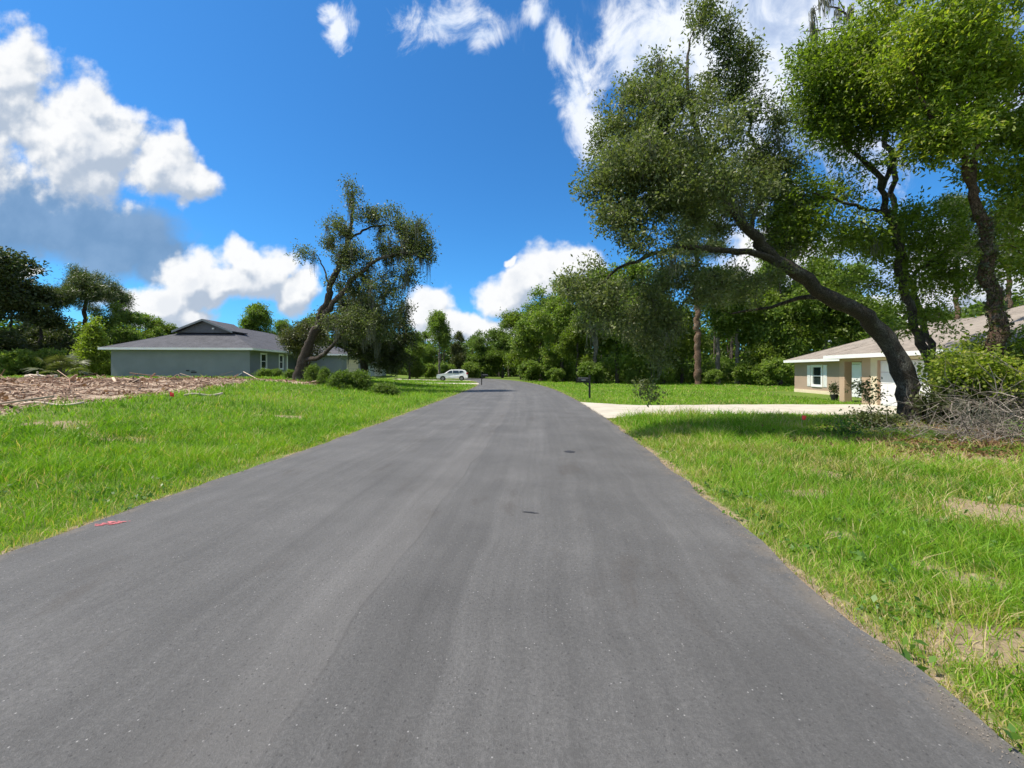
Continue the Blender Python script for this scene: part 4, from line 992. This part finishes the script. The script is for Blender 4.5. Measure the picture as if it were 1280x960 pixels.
# ------------------------------------------------------------------ grass
def wedge(n, r0, r1, a0, a1, g):
    r = np.exp(g.uniform(math.log(r0), math.log(r1), n)); a = g.uniform(a0, a1, n)
    return r*np.sin(a), r*np.cos(a), r
def lawn(x, y):
    ok = (x > right(y)+.03-.03*hsh(x*9, y*9, 1)) | (x < left(y)-.03+.03*hsh(x*9, y*9, 2))
    ok &= ~in_drive(x, y); ok &= debris_mask(x, y) < .45+.3*hsh(x*5, y*5, 3)
    # houses
    ok &= ~((x > 17.3+.12*(y-19)) & (y > 12) & (y < 31) & (x < 33)); ok &= ~((x < -23.4) & (x > -36) & (y > 36) & (y < 58)); 
    b = bare_mask(x, y); ok &= hsh(x*13.7, y*11.3, 4) > b*.85
    return ok
def grass(n, r0, r1, seed, hmul=1.0, thin=1.0):
    g = np.random.default_rng(seed); x, y, r = wedge(n, r0, r1, -1.12, 1.12, g)
    # tuft structure
    k = lawn(x, y) & (y > .6); x, y, r = x[k], y[k], r[k]
    cl = fbm(x*1.6, y*1.6, 71); fine_ = fbm(x*6, y*6, 72); big = fbm(x*.35, y*.35, 73)
    k = hsh(x*3.3, y*7.7, 5) < .35+.9*fine_; x, y, r, cl, fine_, big = (q[k] for q in (x, y, r, cl, fine_, big)); n = len(x)
    dr = np.minimum(np.abs(x-right(y)), np.abs(x-left(y)))
    tall = .4+.6*S(dr/1.0)
    near_drive = np.where((y > 11.5) & (y < 15) & (x > 3.5) & (x < 9), 1.6, 1.0)
    mow = np.where((x > 3) & (y > 18), .75, 1.0)
    h = (.04+.20*cl*fine_*1.6+.05*g.exponential(1, n)*.5)*tall*hmul*near_drive*mow*g.uniform(.6, 1.3, n)
    h = np.maximum(h, .0022*r); wd = np.maximum(.0045, r*.00085)*g.uniform(.7, 1.5, n)*thin
    a = g.uniform(0, 2*PI, n); ld = np.stack([np.cos(a), np.sin(a)], 1); lean = h*g.uniform(.1, 1.2, n)
    b = g.uniform(0, 2*PI, n); wv = np.stack([np.cos(b), np.sin(b)], 1)*(wd/2)[:, None]
    z = ground(x, y)-.008; P = np.stack([x, y], 1)
    def pt(q, zz): return np.column_stack([q, zz])
    m1 = P+ld*(lean*.3)[:, None]; m2 = P+ld*(lean)[:, None]
    V = np.stack([pt(P-wv, z), pt(P+wv, z), pt(m1+wv*.9, z+h*.55), pt(m1-wv*.9, z+h*.55), pt(m2+wv*.15, z+h*.95), pt(m2-wv*.15, z+h*.95)], 1).reshape(-1, 3)
    bb = np.arange(n)[:, None]*6; Qd = np.concatenate([bb+np.array([0, 1, 2, 3]), bb+np.array([3, 2, 4, 5])], 1).reshape(-1, 4)
    pdry = S((fbm(x*1.1+5, y*1.1, 75)-.47)/.14)
    dry = np.clip(np.where(x > 0, .8, .3)*pdry*S(1.3-r/22) + S(1-dr/.8)*.7+bare_mask(x, y)*.8+.3*(big < .42)*(x > 0), 0, 1)
    tn = .36+.75*(big-.42)+.45*(cl-.5)+.5*(fine_-.5)+g.normal(0, .15, n)
    tn = np.where(g.uniform(0, 1, n) < .05+.50*dry, g.uniform(.8, 1, n), tn)
    return V, Qd, np.repeat(np.clip(tn, 0, 1), 2)
parts = [grass(430000, 2.0, 14, 81), grass(330000, 9, 62, 82)]
V = np.concatenate([p[0] for p in parts]); off = 0; Qs = []
for p in parts: Qs.append(p[1]+off); off += len(p[0])
gr = npmesh('grass', V, np.concatenate(Qs), M['grass'], None, np.concatenate([p[2] for p in parts])); tag(gr, 'green verge and lawn grass on both sides of the road', 'grass', kind='stuff')
# broad-leaved weeds and clover in the near verge
g = np.random.default_rng(83); x, y, r = wedge(1300, 2.2, 20, -1.1, 1.1, g); k = lawn(x, y) & (y > .8) & (fbm(x*.9, y*.9, 90) > .47); x, y = x[k], y[k]
cc = np.repeat(np.column_stack([x, y, ground(x, y)+.05]), 14, 0)+g.normal(0, 1, (len(x)*14, 3))*np.array((.05, .05, .022))
we = leaves('weeds', cc, .055, M['weed'], None, .5, .5, None, None, 84); tag(we, 'broad-leaved weeds scattered through the verge grass', 'weeds', kind='stuff')

# ------------------------------------------------------------------ cleared lot debris
g = np.random.default_rng(91)
def sticks(n, x0, x1, y0, y1, mask, ls, ws, seed, flat=.25, lift=.03, power=1.0):
    g = np.random.default_rng(seed); y = y0+(y1-y0)*g.uniform(0, 1, n)**power; x = g.uniform(x0, x1, n); k = mask(x, y); x, y = x[k], y[k]; n = len(x)
    a = g.uniform(0, 2*PI, n); d = np.stack([np.cos(a), np.sin(a), g.normal(0, flat, n)], 1); L_ = ls*g.lognormal(0, .6, n); w = ws*g.lognormal(0, .4, n)
    c = np.column_stack([x, y, ground(x, y)+lift*g.uniform(0, 1.5, n)]); s_ = unit(np.cross(d, (0, 0, 1.))); u_ = unit(np.cross(s_, d))
    V = []
    for e in (-1, 1):
        for (p, q) in ((-1, -1), (1, -1), (1, 1), (-1, 1)):
            V.append(c+d*(e*L_/2)[:, None]+s_*(p*w/2)[:, None]+u_*(q*w*.3)[:, None])
    V = np.stack(V, 1).reshape(-1, 3); b = np.arange(n)[:, None]*8
    Qd = np.concatenate([b+np.array(f) for f in ((0, 3, 2, 1), (4, 5, 6, 7), (0, 1, 5, 4), (1, 2, 6, 5), (2, 3, 7, 6), (3, 0, 4, 7))], 1).reshape(-1, 4)
    return V, Qd, np.repeat(np.clip(g.normal(.5, .25, n), 0, 1), 6)
dm = lambda x, y: debris_mask(x, y) > .35+.3*hsh(x*7, y*7, 6)
dc = lambda x, y: dm(x, y) & (fbm(x*1.3, y*1.3, 98)+.25*(hsh(x*5, y*9, 7)-.5) > .47)
ps = [sticks(60000, -45, -9.5, 8, 32, dc, .10, .018, 92, .3), sticks(5000, -45, -9.5, 8, 32, dm, .5, .022, 93, .22, .06), sticks(14000, -45, -9.5, 8, 32, dc, .06, .04, 94, .5), sticks(260, -45, -11, 9, 32, dm, 1.1, .05, 99, .25, .12)]
V = np.concatenate([p[0] for p in ps]); off = 0; Qs = []
for p in ps: Qs.append(p[1]+off); off += len(p[0])
db = npmesh('wood_debris', V, np.concatenate(Qs), M['chip'], None, np.concatenate([p[2] for p in ps])); tag(db, 'broken sticks and wood chips strewn over the cleared lot', 'debris', kind='stuff')
g = np.random.default_rng(95); n = 9000; y = g.uniform(8, 34, n); x = g.uniform(-45, -9.5, n); k = dm(x, y) & (fbm(x*.7, y*.7, 96) > .5); x, y = x[k], y[k]
lb = leaves('dry_leaves', np.column_stack([x, y, ground(x, y)+.06]), .16, M['brown_leaf'], None, .6, .3, None, None, 96); tag(lb, 'reddish dry leaves caught among the lot debris', 'leaves', kind='stuff')
def log(px, d, length, r, ang, label, mat):
    x = (px-CX)*d/F; m_ = MB(); pts = [(length*(t-.5)*math.cos(ang), length*(t-.5)*math.sin(ang), .05*math.sin(t*7)+.02) for t in np.linspace(0, 1, 9)]
    m_.tube(pts, [r*(1+.15*math.sin(i*2.3)) for i in range(9)], 9)
    m_.tube([pts[3], (pts[3][0]+.1, pts[3][1]-.1, pts[3][2]+r*2.2)], [r*.4, r*.25], 6)
    o_ = m_.build('log', mat, None, smooth=True); o_.location = (x, d, float(ground(x, d))+r*.7); return tag(o_, label, 'log')
M['pale'] = simple('bleached wood', (.52,.44,.35), .85, .25, 8, .15, bump=.4)
M['darkwood'] = simple('dark wood', (.13,.09,.065), .9, .3, 8, .1, bump=.5)
log(52, 29, 1.7, .17, .3, 'bleached pale log lying beside the palmetto', M['pale'])
log(255, 16.5, 1.3, .05, .9, 'thin pale branch lying where debris meets grass', M['pale'])
log(165, 19, 1.2, .10, 2.6, 'short dark log in the middle of the debris', M['darkwood'])
log(66, 11.6, 1.5, .035, .2, 'crooked pale stick at the grass edge nearest the road', M['pale'])

# palmetto fans and ferns
def palmetto(px, d, s, label, name='palmetto', mat=None, fr=16, arching=.5, cat='palmetto'):
    g = np.random.default_rng(int(px)); Vv = []; Qd = []; nb = 0; x = (px-CX)*d/F
    root = empty(name, (x, d, float(ground(x, d))))
    st = MB(); 
    for k in range(fr):
        a = g.uniform(0, 2*PI); el = g.uniform(.35, 1.25); dv = np.array((math.cos(a)*math.cos(el), math.sin(a)*math.cos(el), math.sin(el))); L_ = s*g.uniform(.5, .9)
        tip = dv*L_; st.tube([(0, 0, 0), tuple(tip*.55+np.array((0, 0, .06*s))), tuple(tip)], [.014*s, .011*s, .008*s], 5)
        side = unit(np.cross(dv, (0, 0, 1.))); upv = np.cross(side, dv)
        for j in range(15):
            b = (j/14-.5)*2.9; ld = dv*math.cos(b)+side*math.sin(b); ld = ld-np.array((0, 0, .25)); ll = s*.55*g.uniform(.8, 1.1); w = np.cross(ld, upv); w = w/np.linalg.norm(w)*.022*s
            p = [tip-w*.3, tip+ld*ll*.5-w+upv*.02, tip+ld*ll-np.array((0, 0, .1*s)), tip+ld*ll*.5+w+upv*.02]; Vv += p; Qd.append([nb, nb+1, nb+2, nb+3]); nb += 4
    st.build('stem', M['twig'], root); npmesh('frond', np.array(Vv), np.array(Qd), mat or M['olive'], root, g.uniform(.2, 1, len(Qd)))
    return tag(root, label, cat)
palmetto(76, 31, 1.9, 'spiky palmetto clump standing at the back edge of the debris')
def fern(x, y, s, label, seed):
    g = np.random.default_rng(seed); Vv = []; Qd = []; nb = 0; root = empty('fern', (x, y, float(ground(x, y)))); st = MB()
    for k in range(13):
        a = g.uniform(0, 2*PI); pts = []; L_ = s*g.uniform(.7, 1.1)
        for t in np.linspace(0, 1, 15): pts.append(np.array((math.cos(a)*L_*t, math.sin(a)*L_*t, L_*(.9*t-.75*t*t))))
        st.tube([tuple(p) for p in pts[::2]], .003, 4)
        sd_ = np.array((-math.sin(a), math.cos(a), 0))
        for i in range(2, 15):
            fl = s*.24*math.sin(i/15*PI*.9+.25)
            for q in (-1, 1):
                p = pts[i]; dirv = sd_*q+np.array((math.cos(a), math.sin(a), -.1))*.35; w = np.array((math.cos(a), math.sin(a), 0))*.018*s*1.4
                Vv += [p, p+dirv*fl*.5+w, p+dirv*fl, p+dirv*fl*.5-w]; Qd.append([nb, nb+1, nb+2, nb+3]); nb += 4
    st.build('stem', M['weed'], root); npmesh('frond', np.array(Vv), np.array(Qd), M['weed'], root, g.uniform(.2, .9, len(Qd)))
    return tag(root, label, 'fern', 'ferns in the oak shade')
fern(9.6, 9.6, .75, 'fern in the shade just below the big oak trunk', 1); fern(10.6, 9.9, .55, 'small fern between the big oak trunk and the brush heap', 2); fern(8.3, 8.2, .5, 'fern at the left front of the shaded brush', 3); fern(9.3, 8.0, .45, 'lone small fern where sand and shade meet', 4)

# ------------------------------------------------------------------ brush heap under the right-hand trees
def twigs(n, cen, rad, length, r, seed, mat):
    g = np.random.default_rng(seed); mb = MB()
    for k in range(n):
        p = np.array(cen)+unit(g.normal(size=3))*np.array(rad)*g.uniform(0, 1)**.4; p[2] = max(p[2], float(ground(p[0], p[1]))+.03)
        d_ = unit(g.normal(size=3)*np.array((1, 1, .6))); L_ = length*g.lognormal(0, .4); pts = [p]; 
        for i in range(4): d_ = unit(d_+g.normal(0, .28, 3)+np.array((0, 0, -.05))); pts.append(pts[-1]+d_*L_/4)
        for q in pts: q[2] = max(q[2], .02)
        rr = r*g.lognormal(0, .4); mb.tube([tuple(q) for q in pts], [rr, rr*.8, rr*.6, rr*.45, rr*.2], 4, False)
        for s_ in range(2):
            b = pts[g.integers(1, 4)]; e = b+unit(d_+g.normal(0, .8, 3))*L_*.35; mb.tube([tuple(b), tuple((b+e)/2+g.normal(0, .02, 3)), tuple(e)], [rr*.5, rr*.35, rr*.15], 4, False)
    V = np.array(mb.v); Qd = np.array([f for f in mb.f if len(f) == 4]); return V, Qd, np.repeat(np.clip(g.normal(.55, .25, len(Qd)//8+1), 0, 1), 8)[:len(Qd)]
hs = [twigs(520, (13.0, 9.9, .55), (2.0, 1.6, .75), .8, .008, 1, None), twigs(260, (11.2, 9.0, .25), (1.6, 1.1, .3), .6, .007, 2, None), twigs(26, (12.8, 9.4, .7), (1.8, 1.2, .8), 1.9, .018, 3, None), twigs(130, (9.8, 9.8, .12), (1.4, 1.2, .14), .5, .006, 4, None)]
V = np.concatenate([p[0] for p in hs]); off = 0; Qs = []
for p in hs: Qs.append(p[1]+off); off += len(p[0])
bh = npmesh('brush_heap', V, np.concatenate(Qs), M['twig'], None, np.concatenate([p[2] for p in hs])); tag(bh, 'tangled heap of bare grey twigs beneath the trees at the right', 'brush heap', kind='stuff')
g = np.random.default_rng(7); k = 70; P0 = np.repeat(np.column_stack([13.0+g.normal(0, 1.2, k), 9.6+g.normal(0, .8, k), .45+g.uniform(-.15, .5, k)]), 34, 0)+g.normal(0, .13, (k*34, 3))
ms = ribbons('fallen_moss', P0, .28, .012, M['moss'], None, 8, sway=.5, tint=None); tag(ms, 'grey moss draped over the twig heap at the right', 'moss', kind='stuff')
n = 9000; x = 10.4+g.normal(0, 1.9, n); y = 9.2+g.normal(0, 1.2, n); k = (x > 6.2) & (y > 7.0); x, y = x[k], y[k]
lf = leaves('fallen_leaves', np.column_stack([x, y, ground(x, y)+.03+.04*g.uniform(0, 1, len(x))]), .08, M['brown_leaf'], None, .5, .6, None, None, 97); tag(lf, 'brown fallen leaves around the foot of the oaks', 'leaves', kind='stuff')
# leafy shrubs in and over the heap
def bigshrub(loc, H, Rw, mat, ntw, size, label, seed, tint=.6, name='shrub', sig=.16, blobs=None, moss=0):
    T = Tree(seed); g = np.random.default_rng(seed)
    for k in range(6):
        a = g.uniform(0, 2*PI); T.limb([(0, 0, 0, .03), (Rw*.25*math.cos(a), Rw*.25*math.sin(a), H*.35, .022), (Rw*.6*math.cos(a), Rw*.6*math.sin(a), H*.75, .008)], step=.12)
    T.grow(blobs or [(0, 0, H*.6, Rw, Rw*.8, H*.4), (Rw*.4, 0, H*.8, Rw*.6, Rw*.5, H*.25)], 150, gap=.3, step=.16)
    o_ = mk_tree(name, loc, T, M['bark'], mat, ntw, 4, size, .55, sig, .07, seed=seed, tintmid=tint, rt=.004, crown='foliage', moss=moss, mosslen=.4)
    return tag(o_, label, 'shrub')
gz = lambda x, y: float(ground(x, y))
bigshrub((12.6, 10.6, gz(12.6, 10.6)), 2.1, 1.3, M['bright'], 1700, .10, 'yellow-green vine-leaved shrub rising out of the twig heap', 201, .75)
bigshrub((14.2, 11.2, gz(14.2, 11.2)), 2.6, 1.5, M['bright'], 2300, .11, 'large leafy shrub in front of the ivy-clad trunk', 202, .6)
bigshrub((13.6, 9.2, gz(13.6, 9.2)), 1.3, .9, M['weed'], 800, .09, 'low green shrub at the front right of the twig heap', 203, .5)
bigshrub((12.0, 11.0, gz(12.0, 11.0)), .9, .7, M['dark_leaf'], 1200, .10, 'dark low shrub touching the base of the big oak trunk', 204, .6)
bigshrub((9.6, 10.6, gz(9.6, 10.6)), .42, .5, M['dark_leaf'], 420, .08, 'dark weedy bush left of the big oak trunk, in its shade', 205, .8)
bigshrub((8.0, 9.7, gz(8.0, 9.7)), .26, .5, M['weed'], 260, .06, 'low weedy bush at the left end of the shaded brush', 206, .2)
bigshrub((11.7, 8.4, gz(11.7, 8.4)), .45, .7, M['weed'], 600, .07, 'small sunlit weed patch before the twig heap', 207, .6)
bigshrub((15.2, 10.2, gz(15.2, 10.2)), 2.4, 1.3, M['bright'], 2200, .11, 'bushy green shrub at the right edge beyond the twig heap', 208, .7)
bigshrub((13.0, 11.6, gz(13.0, 11.6)), 2.0, 1.2, M['wood_leaf'], 1700, .10, 'mid-green shrub filling the gap between the two right-hand trunks', 209, .7)
# straw, dirt crumbs and dead leaves along both edges of the asphalt
g = np.random.default_rng(120); n = 11000; y = np.exp(g.uniform(math.log(1.2), math.log(45), n)); sd_ = g.uniform(size=n) < .5; e = np.abs(g.normal(0, .09, n))*(.3+1.4*fbm(y*2.1, sd_*9.0, 121))-.06
x = np.where(sd_, left(y)+e, right(y)-e); z = np.where(e > 0, roadz(x, y), ground(x, y)+.02)+.006
el = leaves('edge_litter', np.column_stack([x, y, z]), np.clip(.007+.0018*y, 0, .06), M['twig'], None, .3, 2.5, None, None, 122); tag(el, 'straw and dirt crumbs lying along both edges of the asphalt', 'litter', kind='stuff')
# sapling before the garage
o = base(1082, 13.0); T = Tree(71)
T.limb(limbW(o, [(1090,520,13,.018),(1088,505,13,.014),(1082,490,13,.010),(1078,478,13,.006)]), step=.08); T.limb(limbW(o, [(1088,505,13,.01),(1096,498,13,.008),(1106,492,13,.004)]), step=.08)
T.grow(blobW(o, [(1072,487,13,14,.3,8),(1084,480,13,12,.3,8),(1100,492,13,10,.25,6),(1084,497,13,14,.3,5)]), 60, gap=.1, step=.1)
sp = mk_tree('sapling', o, T, M['bark'], M['oak'], 150, 3, .10, .5, .07, .04, seed=72, tintmid=.8, rt=.003, crown='foliage'); tag(sp, 'thin sapling with a few leaves in front of the white garage door', 'sapling')
# dark potted plant by the porch column
px_, d_ = 1043, 21.6; x_ = (px_-CX)*d_/F
pt_ = empty('potted_plant', (x_, d_, gz(x_, d_)))
m_ = MB(); m_.tube([(0, 0, 0), (0, 0, .34)], [.13, .19], 12); m_.build('pot', M['dark'], pt_, smooth=False)
g = np.random.default_rng(3); leaves('foliage', np.array((0, 0, .62))+g.normal(0, 1, (500, 3))*np.array((.11, .11, .17)), .10, M['dark_leaf'], pt_, .4, .3, None, None, 4)
tag(pt_, 'dark potted plant standing left of the porch column', 'potted plant')

# ------------------------------------------------------------------ mailboxes, flag, marks
def mailbox(px, d, label, side=-1, rz=0, mark=True):
    x = (px-CX)*d/F; root = empty('mailbox', (x, d, gz(x, d)), rz)
    m_ = MB(); m_.box(-.05, .05, -.05, .05, -.1, 1.32); m_.box(-.06, .06, -.06, .06, 1.321, 1.345); m_.build('post', M['dark'], root, .006)
    m_ = MB(); m_.box(side*.62 if side < 0 else .055, -.055 if side < 0 else .62, -.045, .045, .93, 1.0); m_.tube([(side*.05, 0, .70), (side*.34, 0, .94)], .028, 6); m_.build('arm', M['dark'], root)
    pr = [(-.1, 0), (.1, 0), (.1, .12)]+[(.1*math.cos(a), .12+.1*math.sin(a)) for a in np.linspace(.3, PI-.3, 7)]+[(-.1, .12)]
    x0, x1 = (-.66, -.10) if side < 0 else (.10, .66)
    m_ = MB(); m_.prism([(p[0], p[1]+1.003) for p in pr], 'x', x0, x1); bx = m_.build('box', M['dark'], root, .004)
    e = x0 if side < 0 else x1
    m_ = MB(); m_.prism([(p[0]*1.04, p[1]*1.03+1.0) for p in pr], 'x', e+side*.004, e+side*.022); m_.build('box_door', M['dark'], bx)
    if mark:
        m_ = MB(); m_.box(x0+.16, x1-.14, -.108, -.1015, 1.04, 1.10); m_.build('number_plate', M['greymetal'], bx)
    m_ = MB(); m_.box(x0+.1, x0+.13, .102, .112, 1.06, 1.3); m_.box(x0+.1, x0+.19, .102, .112, 1.25, 1.3); m_.build('flag', M['dark'], bx)
    return tag(root, label, 'mailbox')
mailbox(737, 23.6, 'black mailbox on a post on the right verge beside the driveway')
mailbox(602, 44, 'small dark mailbox on the far left verge before the pale drive', side=1, mark=False)
x_, y_ = 7.9, 10.9; rf = empty('marker_flag', (x_, y_, gz(x_, y_))); m_ = MB(); m_.tube([(0, 0, -.05), (0, 0, .42)], .004, 5); m_.build('wire', M['greymetal'], rf)
m_ = MB(); m_.add([(.004, 0, .30), (.10, .01, .29), (.12, -.01, .40), (.004, 0, .42)], [(0, 1, 2, 3)]); q_ = m_.build('pennant', M['red'], rf); s_ = q_.modifiers.new('t', 'SOLIDIFY'); s_.thickness = .002
tag(rf, 'small red survey flag in the shaded grass left of the big oak', 'flag')
x_, y_ = at(212, 497, 14.5)[:2]; rf2 = empty('marker_flag', (x_, y_, gz(x_, y_))); m_ = MB(); m_.tube([(0, 0, -.05), (0, 0, .34)], .005, 5); m_.build('wire', M['greymetal'], rf2)
m_ = MB(); m_.add([(.004, 0, .16), (.15, .02, .13), (.16, -.01, .27), (.004, 0, .33)], [(0, 1, 2, 3)]); q_ = m_.build('pennant', M['red'], rf2); s_ = q_.modifiers.new('t', 'SOLIDIFY'); s_.thickness = .002
tag(rf2, 'small orange-red survey flag where the left grass meets the debris', 'flag')
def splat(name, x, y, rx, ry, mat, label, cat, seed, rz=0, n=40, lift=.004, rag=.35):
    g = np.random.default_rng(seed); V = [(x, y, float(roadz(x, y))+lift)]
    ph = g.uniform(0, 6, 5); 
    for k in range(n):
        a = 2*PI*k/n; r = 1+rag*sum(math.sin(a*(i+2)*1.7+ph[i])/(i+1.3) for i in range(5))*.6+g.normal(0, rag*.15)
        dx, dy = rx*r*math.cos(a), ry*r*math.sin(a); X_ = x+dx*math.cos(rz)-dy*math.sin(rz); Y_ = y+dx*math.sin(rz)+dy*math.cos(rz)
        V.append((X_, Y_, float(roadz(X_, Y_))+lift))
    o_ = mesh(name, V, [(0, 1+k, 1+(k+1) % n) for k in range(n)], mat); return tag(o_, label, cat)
splat('dark_spot', 1.12, 7.75, .105, .10, M['dark_mark'], 'small dark oval spot on the right lane', 'road mark', 1, rag=.12)  # flat dark oval laid just above the asphalt
splat('scuff_mark', .20, 4.42, .085, .018, M['dark_mark'], 'short dark scuff near the middle of the road', 'road mark', 2, rz=-.25, rag=.3)
x_, y_ = at(122, 657, 800/194*1.0)[:2]
m_ = MB(); g = np.random.default_rng(9); V = []; Fc = []
for k in range(70):
    t = g.uniform(-1, 1); cx_, cy_ = -4.19+.12*t+g.normal(0, .04), 4.17+.05*t+g.normal(0, .03)*(1.1-abs(t)); s_ = g.uniform(.004, .016)*(1.2-abs(t)); b = len(V); zz_ = float(roadz(cx_, cy_))+.004+k*.00004; a0 = g.uniform(0, 3)
    V += [(cx_+s_*2.2*math.cos(a0+q*PI/3), cy_+s_*math.sin(a0+q*PI/3), zz_) for q in range(6)]; Fc.append(tuple(range(b, b+6)))
o_ = mesh('paint_mark', V, Fc, M['pink']); tag(o_, 'pink spray-paint mark at the left edge of the road', 'road mark')

# ------------------------------------------------------------------ white SUV, nose to the left
car = empty('parked_car', (-9.15, 61.6, gz(-9.15, 61.6)+.035), math.radians(4))
tag(car, 'white sport utility car parked side-on at the end of the far left drive', 'car')
Lc = 4.7; hw = .92
side = [(-2.33, .42), (-2.35, .62), (-2.30, .82), (-2.15, .93), (-1.35, 1.06), (-1.15, 1.10), (-.45, 1.58), (-.1, 1.66), (1.2, 1.68), (1.85, 1.60), (2.08, 1.42), (2.25, 1.12), (2.33, .95), (2.36, .55), (2.32, .38), (1.86, .34)]
arch = lambda cx_: [(cx_+.40*math.cos(a), .34+.40*math.sin(a)) for a in np.linspace(0.0, PI, 9)]
prof = side+arch(1.42)+arch(-1.42)+[(-2.2, .34)]
def inset(z): return .0 if z < 1.02 else (z-1.02)*.30
V = [(x, -(hw-inset(z)), z) for x, z in prof]+[(x, hw-inset(z), z) for x, z in prof]; n = len(prof)
m_ = MB(); m_.add(V, [tuple(range(n)), tuple(range(2*n-1, n-1, -1))]+[(i, i+n, (i+1) % n+n, (i+1) % n) for i in range(n)])
bd = m_.build('body', M['carpaint'], car, .03)
for s in (-1, 1):
    for nm, poly in (('side_window', [(-.92, 1.12), (-.38, 1.50), (.02, 1.55), (.02, 1.12)]), ('side_window', [(.10, 1.12), (.10, 1.56), (.98, 1.57), (1.02, 1.12)]), ('side_window', [(1.10, 1.14), (1.06, 1.56), (1.55, 1.54), (1.78, 1.30)])):
        V = [(x, s*(hw-inset(z)+.006), z) for x, z in poly]+[(x, s*(hw-inset(z)-.03), z) for x, z in poly]
        m_ = MB(); m_.add(V, [(0, 1, 2, 3), (7, 6, 5, 4)]+[(i, i+4, (i+1) % 4+4, (i+1) % 4) for i in range(4)]); m_.build(nm, M['glass'], bd)
    for cx_ in (-1.42, 1.42):
        w = MB(); w.tube([(cx_, s*.70, .34), (cx_, s*.90, .34)], .34, 24); wo_ = w.build('wheel', M['rubber'], car, .02)
        w = MB(); w.tube([(cx_, s*.902, .34), (cx_, s*.912, .34)], .21, 20)
        for q in range(5): a = q*2*PI/5; w.tube([(cx_, s*.915, .34), (cx_+.19*math.cos(a), s*.915, .34+.19*math.sin(a))], .022, 5)
        w.build('rim', M['greymetal'], wo_)
    m_ = MB(); m_.box(-2.30, -2.02, s*.60 if s > 0 else -.925, .925 if s > 0 else -.60, .80, .93); m_.build('headlight', M['lamp_clear'], car, .02)
    m_ = MB(); m_.box(2.14, 2.345, s*.66 if s > 0 else -.926, .926 if s > 0 else -.66, .98, 1.22); m_.build('tail_light', M['lamp_red'], car, .02)
    m_ = MB(); m_.box(-.85, -.66, s*.93 if s > 0 else -1.08, 1.08 if s > 0 else -.93, 1.06, 1.2); m_.build('mirror', M['carpaint'], car, .02)
    m_ = MB(); m_.tube([(-.2, s*.66, 1.70), (1.5, s*.66, 1.715)], .02, 6); m_.build('roof_rail', M['greymetal'], car)
m_ = MB(); m_.add([(-1.17, -.82, 1.125), (-1.17, .82, 1.125), (-.47, .70, 1.60), (-.47, -.70, 1.60), (-1.14, -.82, 1.10), (-1.14, .82, 1.10), (-.44, .70, 1.57), (-.44, -.70, 1.57)], [(0, 1, 2, 3), (4, 7, 6, 5), (0, 4, 5, 1), (1, 5, 6, 2), (2, 6, 7, 3), (3, 7, 4, 0)]); m_.build('windscreen', M['glass'], bd)
m_ = MB(); m_.box(-2.37, -2.33, -.6, .6, .5, .78); m_.build('grille', M['dark'], bd)

for k_, r_ in PR.items():
    if k_ not in used:
        for ch in list(r_.children): bpy.data.objects.remove(ch)
        bpy.data.objects.remove(r_)
